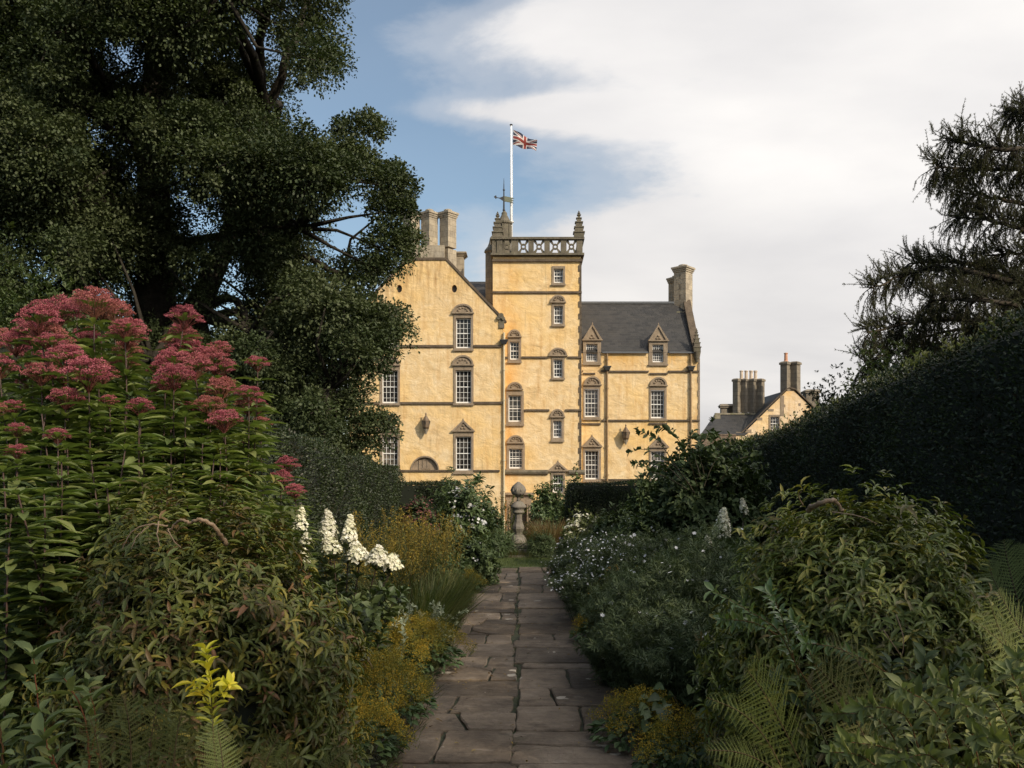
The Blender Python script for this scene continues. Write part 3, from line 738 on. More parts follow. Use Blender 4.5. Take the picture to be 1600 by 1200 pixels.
# roofs
def slab_roof(pts4, th=.12, mat='slate', name='roof', parent=None):
    m = MB(); a = [Vector(p) for p in pts4]; nn = (a[1]-a[0]).cross(a[3]-a[0]).normalized()*th
    if nn.z > 0: nn = -nn
    m.add([*a, *[p+nn for p in a]], [(0, 1, 2, 3), (7, 6, 5, 4), (0, 4, 5, 1), (1, 5, 6, 2), (2, 6, 7, 3), (3, 7, 4, 0)])
    return m.build(name, M[mat], parent or castle)
# right wing roof, ridge runs left-right
Yr = YR+3.8; ze = wz(551, YR); zr = wz(474, Yr); xr_end = wx(1093, YR)-.15
roofR = MB()
roofR.add([(wx(905, YR), YR-.06, ze), (xr_end, YR-.06, ze), (xr_end, Yr, zr), (wx(905, YR), Yr, zr), (xr_end, YR+7.7, ze), (wx(905, YR), YR+7.7, ze)],
          [(0, 1, 2, 3), (3, 2, 4, 5)])
rr = roofR.build('roof', M['slate'], castle)
m = MB(); m.tube([(wx(905, YR), Yr, zr+.03), (xr_end, Yr, zr+.03)], .1, 6); m.build('ridge', M['lead'], rr)
m = MB(); m.tube([(wx(941, YR), YR-.14, ze-.02), (wx(1012, YR), YR-.14, ze-.02)], .06, 6); m.tube([(wx(1045, YR), YR-.14, ze-.02), (wx(1084, YR), YR-.14, ze-.02)], .06, 6); m.build('gutter', M['lead'], rr)
# end gable of the right wing with its coping (seen edge on)
m = MB(); xe = wx(1093, YR)
m.add([(xe-.35, YR, ze-.3), (xe-.35, Yr, zr), (xe-.35, YR+7.6, ze-.3), (xe, YR, ze-.3), (xe, Yr, zr), (xe, YR+7.6, ze-.3)], [(0, 1, 2), (3, 5, 4), (0, 3, 4, 1), (1, 4, 5, 2)])
m.build('end_gable', M['harl'], castle)
m = MB()
for i in range(7):
    t0, t1 = i/7, (i+1)/7
    y0_, y1_ = YR-.1+(Yr-YR-.3)*t0, YR-.1+(Yr-YR-.3)*t1; z0_, z1_ = ze+(zr-ze)*t0, ze+(zr-ze)*t1
    m.add([(xe-.4, y0_, z0_), (xe+.05, y0_, z0_), (xe+.05, y1_-.01, z1_), (xe-.4, y1_-.01, z1_)] + [(xe-.4, y0_, z0_+.16), (xe+.05, y0_, z0_+.16), (xe+.05, y1_-.01, z1_+.16), (xe-.4, y1_-.01, z1_+.16)],
          [(0, 3, 2, 1), (4, 5, 6, 7), (0, 1, 5, 4), (1, 2, 6, 5), (2, 3, 7, 6), (3, 0, 4, 7)])
m.build('coping', M['trim'], castle)
# corner finial of the right wing: stepped pinnacle on a corbel
m = MB(); c = W(1088.5, 540, YR-.1)
def stack(mb, cx, cyy, steps, rot=0.0):
    for (hw, z0, z1, tp) in steps: mb.vprism([(cx+hw*math.sqrt(2)*math.cos(rot+math.pi/4+i*math.pi/2), cyy+hw*math.sqrt(2)*math.sin(rot+math.pi/4+i*math.pi/2)) for i in range(4)], z0, z1, tp)
def pinnacle(name, px, ytop, ybot, Y, wbot, mat='grey'):
    m = MB(); cx = wx(px, Y); H = (ybot-ytop)
    z = lambda f: wz(ybot - H*f, Y); u = wbot/2
    st = []
    lv = [(1.0, 0, .17), (1.18, .17, .21), (.86, .21, .36), (1.0, .36, .40), (.66, .40, .54), (.82, .54, .58), (.44, .58, .70), (.58, .70, .73), (.26, .73, .82), (.4, .82, .85)]
    for w_, a, b in lv: st.append((u*w_, z(a), z(b), 1.0))
    stack(m, cx, Y, st)
    m.lathe(cx, Y, [(u*.12, z(.85)), (u*.30, z(.89)), (u*.30, z(.92)), (u*.1, z(.95)), (u*.16, z(.97)), (.01, z(1.0))], 8)
    return m.build(name, M[mat], castle)
pinnacle('finial', 1088.5, 513, 550, YR-.1, .42)
m = MB(); Yc = YR-.1
for w_, a, b in ((.24, 550, 556), (.20, 556, 561), (.12, 561, 566)):
    m.lathe(wx(1088.5, YR), Yc, [(w_*.8, wz(b, YR)), (w_, wz(a, YR)+.001)], 10)
m.build('corbel', M['grey'], castle)
# main range roof between gable and tower, and the gable wing's own roof behind the coping
Yb = 60.5
zrm = wz(440, Yb)
slab_roof([(wx(640, YL), Yb-4.5, wz(500, YL)), (wx(790, YL), Yb-4.5, wz(500, YL)), (wx(790, YL), Yb, zrm), (wx(640, YL), Yb, zrm)])
xg = wx(667, YL); apx = wz(381, YL)
slab_roof([(wx(786, YL), YL+.3, wz(503, YL)), (wx(786, YL), Yb, wz(503, YL)), (xg, Yb, apx-.6), (xg, YL+.3, apx-.6)])
slab_roof([(xg, YL+.3, apx-.6), (xg, Yb, apx-.6), (wx(547, YL), Yb, wz(503, YL)), (wx(547, YL), YL+.3, wz(503, YL))])
m = MB(); m.box(wx(720, Yb), wx(800, Yb), Yb, Yb+.4, GZ, zrm-.05); m.build('rear_wall', M['harl'], castle)
# chimneys
def diag_shaft(mb, px, ytop, ybot, Y, hw, cap=True):
    """square shaft set diagonally, moulded cap"""
    cx = wx(px, Y); zt = wz(ytop, Y); zb = wz(ybot, Y); r = hw
    def sq(k): return [(cx+k*math.cos(i*math.pi/2+.10), Y+k*math.sin(i*math.pi/2+.10)) for i in range(4)]
    mb.vprism(sq(r), zb, zt-.40)
    for k, a, b in ((1.10, .40, .30), (1.20, .30, .18), (1.32, .18, .06)): mb.vprism(sq(r*k), zt-a, zt-b)
    mb.vprism(sq(r*1.25), zt-.06, zt+.03, .55); mb.lathe(cx, Y, [(r*.5, zt+.03), (r*.5, zt+.10), (r*.3, zt+.14)], 10)
ch = MB(); Yc = YL+.75
for px in (700, 671, 643): diag_shaft(ch, px, 331, 388, Yc, .49)
ch.box(wx(638.5, Yc)-.05, wx(696, Yc), YL+.03, YL+1.5, wz(404, YL), wz(383, YL))
cx = wx(700, Yc); k = .492
ch.vprism([(cx+k*math.cos(i*math.pi/2+.10), Yc+k*math.sin(i*math.pi/2+.10)) for i in range(4)], wz(436, YL), wz(386, YL))
ch.build('chimney', M['chim'], castle)
ch = MB(); Y2 = 56.5
xx0, xx1 = wx(711, Y2), wx(724, Y2); ch.box(xx0, xx1, Y2, Y2+.9, wz(450, Y2), wz(400, Y2))
for e, a, b in ((.06, 400, 398), (.13, 398, 396), (.2, 396, 394)): ch.box(xx0-e, xx1+e, Y2-e, Y2+.9+e, wz(a, Y2), wz(b, Y2))
ch.build('chimney', M['chim'], castle)
ch = MB(); Y3 = Yr
diag_shaft(ch, 1067.5, 417, 503, Y3, .62); diag_shaft(ch, 1056, 434, 500, Y3+.9, .5)
ch.build('chimney', M['chim'], castle)
ch = MB(); ch.vprism([(wx(1052, Y3), Y3-.9), (wx(1080, Y3), Y3-.9), (wx(1080, Y3), Y3+.9), (wx(1052, Y3), Y3+.9)], wz(507, Y3), wz(490, Y3), .82)
ch.build('chimney_base', M['mossy'], castle)
# parapet
par = MB(); xl, xr2 = wx(768.5, YT), wx(911, YT); Yf = YT-.22; dep = 5.8
def ring(mb, z0, z1, o):
    mb.box(xl-o, xr2+o, Yf-o, Yf+.30, z0, z1); mb.box(xl-o, xr2+o, Yf+dep-.3, Yf+dep+o, z0, z1)
    mb.box(xl-o, xl+.3, Yf+.301, Yf+dep-.301, z0, z1); mb.box(xr2-.3, xr2+o, Yf+.301, Yf+dep-.301, z0, z1)
ring(par, wz(400, YT), wz(396.6, YT), .06); ring(par, wz(375.5, YT), wz(372, YT), .07)
par.box(wx(769, YT), wx(910, YT), Yf+.1, YT+5, wz(401, YT), wz(399.5, YT))
za, zb_ = wz(396.6, YT), wz(375.5, YT)
posts = [(769, 773), (776.5, 785), (799, 810), (825.5, 834), (850.5, 859), (876, 885), (900.5, 910)]
for a, b in posts: par.box(wx(a, YT), wx(b, YT), Yf+.02, Yf+.28, za, zb_)
par.box(wx(773, YT), wx(776.5, YT), Yf+.08, Yf+.22, za, zb_)
opens = [(785, 799), (810, 825.5), (834, 850.5), (859, 876), (885, 900.5)]
for a, b in opens:
    cxp, cyp = (a+b)/2, 386; Rw, Rh = (b-a)/2, 10.6
    o_ = arc(cxp, cyp, 4.4, 4.6, 0, 360, 16); i_ = arc(cxp, cyp, 2.3, 2.4, 0, 360, 16)
    for i in range(16): par.prism(pxl([o_[i], o_[i+1], i_[i+1], i_[i]], YT), Yf+.08, Yf+.24)
    for sx in (-1, 1):
        for sy in (-1, 1):
            p0 = (cxp+sx*3.4, cyp+sy*2.2); p1 = (cxp+sx*2.2, cyp+sy*3.6)
            e0 = (cxp+sx*Rw, cyp+sy*(Rh-3)); e1 = (cxp+sx*(Rw-3), cyp+sy*Rh)
            par.prism(pxl([p0, e0, (cxp+sx*Rw, cyp+sy*Rh), e1, p1], YT), Yf+.1, Yf+.22)
for yy_ in range(3):   # side pierced panels simplified as posts along the flanks
    for xs_ in (xl, xr2-.3): par.box(xs_+.02, xs_+.28, Yf+.9+yy_*1.7, Yf+1.6+yy_*1.7, za, zb_)
for i in range(4): par.box(wx(788+i*32, YT), wx(800+i*32, YT), Yf+dep-.28, Yf+dep-.02, za, zb_)
par.build('parapet', M['grey'], castle)
pinnacle('pinnacle', 777.5, 330.5, 372.3, YT-.02, .58); pinnacle('pinnacle', 904.5, 329, 372.3, YT-.02, .58)
pinnacle('pinnacle', 904.0, 338, 376, YT+5.3, .5); 
# cap house turret with stone cap, and the ogee-roofed stair turret at the tower's left side
m = MB(); Yk = YT+2.4; cxk = wx(788, Yk); R_ = .42
m.lathe(cxk, Yk, [(R_, wz(400, Yk)), (R_, wz(352, Yk)), (R_*1.2, wz(350, Yk)), (R_*1.2, wz(347.5, Yk)), (R_*.9, wz(346, Yk)), (R_*.62, wz(340, Yk)), (R_*.42, wz(336, Yk)), (R_*.42, wz(333, Yk)), (R_*.2, wz(330, Yk))], 12)
for i in range(6):
    a = i*math.pi/3+.3; m.tube([(cxk+R_*math.cos(a), Yk+R_*math.sin(a), wz(375, Yk)), (cxk+R_*math.cos(a), Yk+R_*math.sin(a), wz(352, Yk))], .06, 6)
m.build('cap_house', M['grey'], castle)
m = MB(); Ys = YT+1.5; cxs = wx(770.5, Ys); R_ = .47
m.lathe(cxs, Ys, [(R_, wz(530, Ys)), (R_, wz(396, Ys)), (R_*1.18, wz(394.5, Ys)), (R_*1.1, wz(391, Ys)), (R_*.75, wz(386, Ys)), (R_*.55, wz(380, Ys)), (R_*.42, wz(372, Ys)), (.02, wz(366, Ys))], 14)
m.build('stair_turret', M['chim_dark'], castle, smooth=False)
# door
m = MB(); Y = YT
for a, b in ((791.5, 796.5), (823.5, 830.5)): m.box(wx(a, Y), wx(b, Y), Y-.1, Y+.05, GZ-.2, wz(788, Y))
m.box(wx(791.5, Y), wx(830.5, Y), Y-.1, Y+.05, wz(788, Y), wz(781, Y)); m.box(wx(790, Y), wx(832.5, Y), Y-.07, Y+.05, wz(781, Y), wz(773, Y))
m.box(wx(788, Y), wx(834, Y), Y-.26, Y+.05, wz(773, Y), wz(769.5, Y)); 
for a in (794, 826.5): m.box(wx(a, Y), wx(a+1.8, Y), Y-.14, Y-.1, GZ, wz(788, Y))
df = m.build('doorway', M['dress'], castle)
m = MB(); m.box(wx(797, Y), wx(823, Y), Y+.2, Y+.26, GZ-.2, wz(788.4, Y))
for i in range(4): m.box(wx(798+i*6.4, Y), wx(803+i*6.4, Y), Y+.175, Y+.2, wz(858, Y), wz(791, Y))
m.build('door', M['wood'], castle)
# drainpipes with hoppers
def pipe(px, y0, y1, Y, mat, hop, r=.055, off=.11):
    m = MB(); X = wx(px, Y)
    m.tube([(X, Y-off, wz(y1, Y)), (X, Y-off, wz(y0, Y))], r, 8)
    z = wz(y0+12, Y)
    while z > wz(y1, Y): m.lathe(X, Y-off, [(r*1.6, z), (r*1.6, z+.08)], 8); z -= 1.75
    p = m.build('drainpipe', M[mat], castle)
    h = MB(); hz = wz(hop, Y)
    h.vprism([(X-.14, Y-.25), (X+.14, Y-.25), (X+.14, Y-.01), (X-.14, Y-.01)], hz-.20, hz, 1.45); h.box(X-.24, X+.24, Y-.32, Y-.01, hz, hz+.06)
    h.build('hopper', M['iron'], p)
pipe(787.5, 520, 855, YL, 'pipe_l', 533); pipe(948.5, 551, 800, YR, 'pipe_d', 574); pipe(1079, 551, 800, YR, 'pipe_d', 574)
# lanterns fixed to the wall
for (px, py, Y, lab) in ((666.5, 662, YL, 'bronze wall lantern on the left gable above the stone lunette'), (977, 679, YR, 'bronze wall lantern on the right wing beside the drainpipe')):
    b = W(px, py, Y); t = empty('wall_lantern', (b.x, Y, b.z), lab, 'lantern', 'wall lanterns on the castle')
    z = lambda d: b.z+d; yy0 = Y-.30
    m = MB(); m.lathe(b.x, yy0, [(.13, z(-.33)), (.22, z(-.22)), (.25, z(.12)), (.27, z(.14)), (.16, z(.28)), (.10, z(.38)), (.03, z(.48)), (.05, z(.54)), (.01, z(.64))], 6, rot=.52)
    m.build('cap', M['lamp'], t)
    for i in range(6):
        a = .52+i*math.pi/3; s = MB(); 
    s = MB()
    for i in range(6):
        a = .52+i*math.pi/3; s.tube([(b.x+.15*math.cos(a), yy0+.15*math.sin(a), z(-.33)), (b.x+.265*math.cos(a), yy0+.265*math.sin(a), z(.12))], .02, 5)
    s.build('frame', M['iron'], t)
    s = MB(); s.lathe(b.x, yy0, [(.04, z(-.62)), (.09, z(-.50)), (.14, z(-.40)), (.17, z(-.33))], 8); s.tube([(b.x, Y, z(-.42)), (b.x, Y-.2, z(-.42))], .05, 6)
    s.build('bracket', M['chim'], t)
# small iron details: aerial wire box
# flagpole, flag, weathervane (each stands on or hangs from the tower)
Yp = YT+2.6
t = empty('flagpole', (wx(798.7, Yp), Yp, wz(399, Yp)), 'white flagpole rising from the tower roof', 'flagpole')
m = MB(); X = wx(798.7, Yp); m.tube([(X, Yp, wz(400, Yp)), (X, Yp, wz(300, Yp)), (X, Yp, wz(196.5, Yp))], [.085, .075, .05], 10); m.build('pole', M['pole'], t, smooth=True)
m = MB(); zt = wz(196.5, Yp); m.lathe(X, Yp, [(.05, zt), (.09, zt+.03), (.1, zt+.07), (.04, zt+.11)], 10); m.build('finial', M['iron'], t)
m = MB(); m.tube([(X+.1, Yp-.05, wz(372, Yp)), (X+.08, Yp-.05, wz(203, Yp))], .008, 4); m.box(X-.05, X+.16, Yp-.1, Yp+.1, wz(348, Yp), wz(346, Yp)); m.build('halyard', M['white'], t)
# union flag, streaming to the right and drooping
nu, nv = 96, 60
fl = MB(); 
TL, BL, TR, BR = (802, 203), (801.5, 226.5), (839.5, 221), (838, 238)
for j in range(nv+1):
    for i in range(nu+1):
        u, v = i/nu, j/nv
        a = (TL[0]+(TR[0]-TL[0])*u, TL[1]+(TR[1]-TL[1])*u); b = (BL[0]+(BR[0]-BL[0])*u, BL[1]+(BR[1]-BL[1])*u)
        px = a[0]+(b[0]-a[0])*v; py = a[1]+(b[1]-a[1])*v + 1.0*math.sin(u*math.pi)*(.5-v) + .5*math.sin(u*9+v*2)*u
        q_ = W(px, py, Yp); fl.v.append((q_.x, Yp-.05+-.22*math.sin(u*7.5+v*1.6)*min(1, u*3)+.05*math.sin(v*7+u*5), q_.z))
for j in range(nv):
    for i in range(nu):
        u, v = (i+.5)/nu*2, (j+.5)/nv   # 2:1 flag
        x_, y_ = u-1, v-.5; k = 0
        d1 = (x_ - 2*y_)/math.sqrt(5); d2 = (x_ + 2*y_)/math.sqrt(5)
        if abs(d1) < .1 or abs(d2) < .1: k = 2
        s1 = (1 if x_*y_ >= 0 else 0)
        if x_*y_ > 0 and ((x_ < 0 and 0 < d1 < .067) or (x_ > 0 and -.067 < d1 < 0)): k = 1
        if x_*y_ < 0 and ((x_ < 0 and -.067 < d2 < 0) or (x_ > 0 and 0 < d2 < .067)): k = 1
        if abs(x_) < .167 or abs(y_) < .167: k = 2
        if abs(x_) < .1 or abs(y_) < .1: k = 1
        fl.f.append((j*(nu+1)+i, (j+1)*(nu+1)+i, (j+1)*(nu+1)+i+1, j*(nu+1)+i+1)); fl.mi.append(k)
o = fl.build('flag', [M['flag_blue'], M['flag_red'], M['flag_white']], org=(wx(802, Yp), Yp, wz(215, Yp)), smooth=True)
tag(o, 'red white and blue Union flag flying from the pole', 'flag')
Yk = YT+2.4; X = wx(787.3, Yk)
t = empty('weathervane', (X, Yk, wz(331, Yk)), 'dark iron weathervane with swallow-tailed banner on the turret', 'weathervane')
m = MB(); m.tube([(X, Yk, wz(333, Yk)), (X, Yk, wz(310, Yk)), (X, Yk, wz(296, Yk)), (X, Yk, wz(278, Yk))], [.06, .045, .035, .008], 6)
m.lathe(X, Yk, [(.03, wz(330, Yk)), (.1, wz(328.5, Yk)), (.03, wz(326, Yk))], 8); m.lathe(X, Yk, [(.03, wz(298.5, Yk)), (.08, wz(297, Yk)), (.02, wz(294.5, Yk))], 8)
m.build('spindle', M['iron'], t)
m = MB(); A = lambda a, b: (wx(a, Yk), wz(b, Yk))
m.prism([A(786, 306), A(798, 308.5), A(803.5, 310), A(799, 311.5), A(803, 313.8), A(799, 314.5), A(803, 317.8), A(797, 316.4), A(786, 314.5)], Yk-.02, Yk+.02)
m.build('banner', M['vane'], t)
m = MB(); m.tube([W(787, 310.5, Yk), W(776, 308.7, Yk)], .025, 5); m.prism([A(775, 305), A(771.5, 307.5), A(775, 311), A(776.5, 308.5)], Yk-.02, Yk+.02)
m.prism([A(786, 307), A(781, 308.8), A(780, 309.8), A(786, 314)], Yk-.015, Yk+.015)
m.build('arrow', M['iron'], t)

# ------------------------------------------------------------------ the second house at the right
YH = 76.0
house = empty('stable_house', (wx(1200, YH), YH, GZ), 'smaller cream gabled house with clustered chimneys beyond the right hedge', 'house')
m = MB()
gout = [(wx(1165, YH), GZ-.2), (wx(1300, YH), GZ-.2)] + pxl([(1300, 668), (1241, 611), (1229, 611), (1165, 674)], YH)
wH = Win(YH, (1204, 1217, 651, 672), (1201.5, 1219, 648, 675), None, None, 3, 4)
facade(m, gout, [pxl(hole(wH), YH)], YH, 7)
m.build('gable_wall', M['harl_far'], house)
m = MB()
for x0, x1, y0, y1 in ((1200, 1209, 639, 642.5), (1183, 1191, 652.5, 656.5), (1166, 1174, 671, 676), (1219, 1225, 618, 650), (1150, 1157, 675, 690), (1225, 1227, 632, 636), (1248, 1251, 630, 634)):
    m.box(wx(x0, YH), wx(x1, YH), YH-.03, YH+.02, wz(y1, YH), wz(y0, YH))
m.build('dressings', M['dress'], house)
build_window(wH, house)
m = MB()
for a, b in (((1145, 690), (1206, 631)), ((1206, 631), (1229, 609)), ((1229, 609), (1234, 607)), ((1234, 607), (1242, 609)), ((1242, 609), (1300, 665))):
    A_ = W(*a, YH); B_ = W(*b, YH); m.prism([(A_.x, A_.z), (B_.x, B_.z), (B_.x, B_.z+.12), (A_.x, A_.z+.12)], YH-.12, YH+.3)
m.build('coping', M['trim'], house)
rf = MB()
zri = wz(609, YH)
rf.add([W(1165, 674, YH), W(1229, 610, YH), (wx(1229, YH), YH+7, zri), (wx(1165, YH), YH+7, wz(674, YH))], [(0, 1, 2, 3)])
rf.add([W(1241, 610, YH), W(1302, 668, YH), (wx(1302, YH), YH+7, wz(668, YH)), (wx(1241, YH), YH+7, zri)], [(0, 1, 2, 3)])
rf.build('roof', M['slate'], house)
Yl = YH+1.0; rf = MB()   # lower hipped range running left
a = [W(1094, 680, Yl-1.5), W(1165, 680, Yl-1.5), W(1186, 647, Yl+2.5), W(1117, 647, Yl+2.5), W(1094, 680, Yl+6)]
rf.add(a, [(0, 1, 2, 3), (0, 3, 4)]); rf.add([W(1165, 680, Yl-1.5), W(1210, 645, Yl+2.5), W(1186, 647, Yl+2.5)], [(0, 1, 2)])
rf.build('roof', M['slate'], house)
m = MB(); m.box(wx(1117, Yl+2.5), wx(1190, Yl+2.5), Yl+2.3, Yl+2.7, wz(648, Yl+2.5), wz(645.5, Yl+2.5)); m.box(wx(1115, Yl), wx(1124, Yl), Yl-.4, Yl, wz(655, Yl), wz(648.5, Yl)); m.build('ridge', M['mossy'], house)
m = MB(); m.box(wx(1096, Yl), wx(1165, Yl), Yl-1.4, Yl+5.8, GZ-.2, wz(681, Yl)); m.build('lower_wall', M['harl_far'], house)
def stackpx(px0, px1, ytop, ybot, Y, mat='chim_dark', flute=0, name='chimney'):
    m = MB(); x0, x1 = wx(px0, Y), wx(px1, Y); zt, zb = wz(ytop, Y), wz(ybot, Y)
    if flute:
        w = (x1-x0)/flute
        for i in range(flute):
            cx = x0+w*(i+.5); r = w*.52
            m.vprism([(cx+r*math.cos(k*math.pi/2), Y+r*math.sin(k*math.pi/2)) for k in range(4)], zb, zt-.28)
            m.vprism([(cx+r*1.25*math.cos(k*math.pi/2), Y-.005*i+r*1.25*math.sin(k*math.pi/2)) for k in range(4)], zt-.28+.002*i, zt-.12)
            m.vprism([(cx+r*1.3*math.cos(k*math.pi/2), Y-.005*i+r*1.3*math.sin(k*math.pi/2)) for k in range(4)], zt-.119, zt-.004*i, .6)
    else:
        m.box(x0, x1, Y, Y+x1-x0, zb, zt-.3); m.box(x0-.12, x1+.12, Y-.12, Y+x1-x0+.12, zt-.3, zt-.15); m.vprism([(x0-.2, Y-.2), (x1+.2, Y-.2), (x1+.2, Y+x1-x0+.2), (x0-.2, Y+x1-x0+.2)], zt-.149, zt+.05, .6)
    return m.build(name, M[mat], house)
c1 = stackpx(1145, 1194.5, 591.5, 645, YH+3.6, 'chim_dark', 4)
for i, px in enumerate((1158.5, 1166, 1173.5, 1180.5)):
    m = MB(); Y = YH+3.6; z0 = wz(592.5, Y); m.lathe(wx(px, Y), Y, [(.16, z0), (.14, z0+.66-.03*i), (.18, z0+.68), (.17, z0+.76)], 10); m.build('chimney_pot', M['pot_pale'], c1)
c2 = stackpx(1219.5, 1250.5, 565, 620, YH+.9, 'chim_dark', 2)
m = MB(); Y = YH+.9; z0 = wz(566, Y); m.lathe(wx(1228, Y), Y, [(.3, z0-.1), (.2, z0+.1), (.16, z0+.15), (.14, z0+.7), (.18, z0+.72), (.17, z0+.8)], 10); m.build('chimney_pot', M['pot'], c2)
stackpx(1260, 1280, 609, 660, YH+3, 'chim_dark'); stackpx(1127, 1136, 632, 648, YH+4, 'chim_dark'); stackpx(1137, 1146, 632, 648, YH+5, 'chim_dark')
m = MB(); Yw = 66; m.box(wx(1088, Yw), wx(1150, Yw), Yw, Yw+.5, GZ-.2, wz(680, Yw))
random.seed(3)
for i in range(9):
    a = 1088+i*6.9; m.box(wx(a, Yw), wx(a+6.6, Yw), Yw-.05, Yw+.55, wz(680, Yw)+.002, wz(678.5-random.random(), Yw))
tag(m.build('stone_wall', M['rubble'], org=(wx(1119, Yw), Yw, GZ)), 'rough brown rubble wall joining the castle corner to the smaller house', 'wall')

# ------------------------------------------------------------------ stone pedestal ornament (sundial pillar) and its steps
Ys = 17.6
sd = empty('garden_pedestal', (wx(810, Ys), Ys, 0), 'weathered stone baluster pedestal with carved artichoke top at the path end', 'garden ornament')
def lat(prof, n, name, rot=0, smooth=True):
    m = MB(); m.lathe(wx(810, Ys), Ys, [(r/79.5, wz(y, Ys)) for r, y in prof], n, rot=rot); return m.build(name, M['sundial'], sd, smooth=smooth)
m = MB(); cx = wx(810, Ys)
m.lathe(cx, Ys, [(r/79.5, wz(y, Ys)) for r, y in reversed([(0.5, 752.5), (2, 753), (5.5, 756), (9, 759), (11, 762), (11.2, 770), (9, 773), (5, 774.5), (2.5, 777), (2.5, 780), (3, 783)])], 16)
for k in range(10):   # carved leaf lobes
    a = k*math.pi/5
    m.tube([(cx+.11*math.cos(a), Ys+.11*math.sin(a), wz(772, Ys)), (cx+.138*math.cos(a+.1), Ys+.138*math.sin(a+.1), wz(766, Ys)), (cx+.12*math.cos(a+.2), Ys+.12*math.sin(a+.2), wz(760.5, Ys))], [.016, .022, .006], 5)
m.build('finial', M['sundial'], sd, smooth=True)
lat(list(reversed([(3, 783), (7, 784.5), (9.5, 788), (12.5, 790.5), (12.5, 793), (9, 794.5), (8.5, 798), (9.5, 799), (9.5, 801), (6.5, 803)])), 24, 'capital')
lat(list(reversed([(6.2, 803), (6.2, 811), (7, 816), (9.5, 822), (10, 826), (7, 832), (6.5, 835)])), 8, 'shaft', .39, False)
lat(list(reversed([(6.5, 835), (8.5, 836), (12, 841), (13.5, 846), (14, 850)])), 24, 'base')
m = MB()
for hw, z0, z1 in ((.28, wz(856, Ys), wz(850, Ys)), (.48, wz(863, Ys), wz(856, Ys)), (.72, -.05, wz(863, Ys))):
    m.box(cx-hw, cx+hw, Ys-hw, Ys+hw, z0, z1-.002)
m.build('steps', M['sundial'], sd)
# ------------------------------------------------------------------ planting
def flor(k=4, cup=.25, w=.5):
    V = []; Fc = []
    for i in range(k):
        a = 2*math.pi*i/k; c, s_ = math.cos(a), math.sin(a); b = len(V)
        for (u, v, z) in ((0, 0, 0), (.55, w*.5, cup*.5), (1, 0, cup), (.55, -w*.5, cup*.5)): V.append((u*c-v*s_, z, u*s_+v*c))
        Fc.append((b, b+1, b+2, b+3))
    return np.array(V), np.array(Fc)
T_FLOR = flor(4, .25, .9); T_DAISY = flor(6, .12, .55); T_OVAL2 = leaf_tmpl(.40, .35, .22, 4); T_LANCE2 = leaf_tmpl(.30, .4, .42, 3)
# species foliage colours (leaf albedo; sunlight put into the yellow sprig and bright fern)
M['oak_leaf'] = leaf_mat('oak_leaf', [(.026, .037, .016), (.042, .056, .022), (.058, .072, .030), (.082, .094, .044)], .55, .18, .2, .4)
M['bark_dark'] = mat_stone('oak_bark', (.018, .015, .011), (.042, .035, .025), bd=.05)
M['larch_leaf'] = leaf_mat('larch_needle', [(.05, .052, .026), (.07, .072, .032), (.10, .095, .042)], .7, .3, .3, .3, stem=(.03, .024, .018))
M['yew_leaf'] = leaf_mat('yew_leaf', [(.030, .024, .012), (.018, .028, .010), (.026, .038, .014), (.040, .056, .018), (.060, .076, .024)], .5, .12, .35, .5)
M['yew_bright'] = leaf_mat('box_leaf', [(.03, .045, .012), (.05, .07, .018), (.085, .10, .03)], .5, .2, .35, .3)
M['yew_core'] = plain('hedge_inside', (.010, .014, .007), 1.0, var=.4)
M['hedge_grass'] = leaf_mat('hedge_sprouts', [(.07, .085, .03), (.13, .15, .05), (.2, .2, .09)], .6, .3)
M['joe_leaf'] = leaf_mat('joe_leaf', [(.05, .08, .025), (.09, .125, .038), (.145, .18, .058), (.22, .24, .085)], .55, .3, .3, .2, stem=(.07, .03, .025))
M['joe_stem'] = plain('joe_stem', (.055, .028, .02), .6, var=.3, scale=12)
M['joe_flower'] = leaf_mat('joe_flower', [(.18, .045, .05), (.36, .09, .12), (.50, .17, .20), (.42, .20, .12)], .8, .2, .1, .2, tcol=(1, .7, .7), stem=(.15, .05, .04))
M['mound_leaf'] = leaf_mat('peony_leaf', [(0.184, 0.086, 0.040), (0.081, 0.071, 0.021), (0.075, 0.098, 0.023), (0.121, 0.127, 0.025), (0.276, 0.207, 0.037)], .5, .25, .3, .3, stem=(.07, .04, .02))
M['moundr_leaf'] = leaf_mat('clematis_leaf', [(0.125, 0.088, 0.031), (0.069, 0.081, 0.020), (0.088, 0.115, 0.022), (0.150, 0.163, 0.030), (0.300, 0.237, 0.050)], .45, .25, .4, .3, stem=(.08, .05, .025))
M['yellow_leaf_sunlit'] = leaf_mat('yellow_leaf_sunlit', [(.36, .34, .035), (.60, .54, .05), (.68, .48, .05)], .4, .35, .4, .15, stem=(.14, .12, .03))  # sunlight on the sprig is put into this yellow leaf colour
M['grey_leaf'] = leaf_mat('greygreen_leaf', [(0.078, 0.102, 0.042), (0.114, 0.144, 0.054), (0.168, 0.204, 0.072), (0.264, 0.264, 0.084)], .55, .25, .25, .2, stem=(.22, .075, .035))
M['spray_leaf'] = leaf_mat('spray_leaf', [(0.078, 0.098, 0.033), (0.130, 0.156, 0.052), (0.208, 0.234, 0.072), (0.351, 0.338, 0.143)], .5, .25, .3, .25, stem=(.16, .08, .035))
M['rose_leaf'] = leaf_mat('rose_leaf', [(0.060, 0.098, 0.033), (0.105, 0.150, 0.045), (0.180, 0.225, 0.068)], .3, .2, .6, .2, stem=(.14, .07, .03))
M['fern_leaf'] = leaf_mat('fern_leaf', [(0.105, 0.128, 0.027), (0.165, 0.180, 0.038), (0.270, 0.247, 0.053)], .55, .3, .3, .2, stem=(.18, .12, .05))
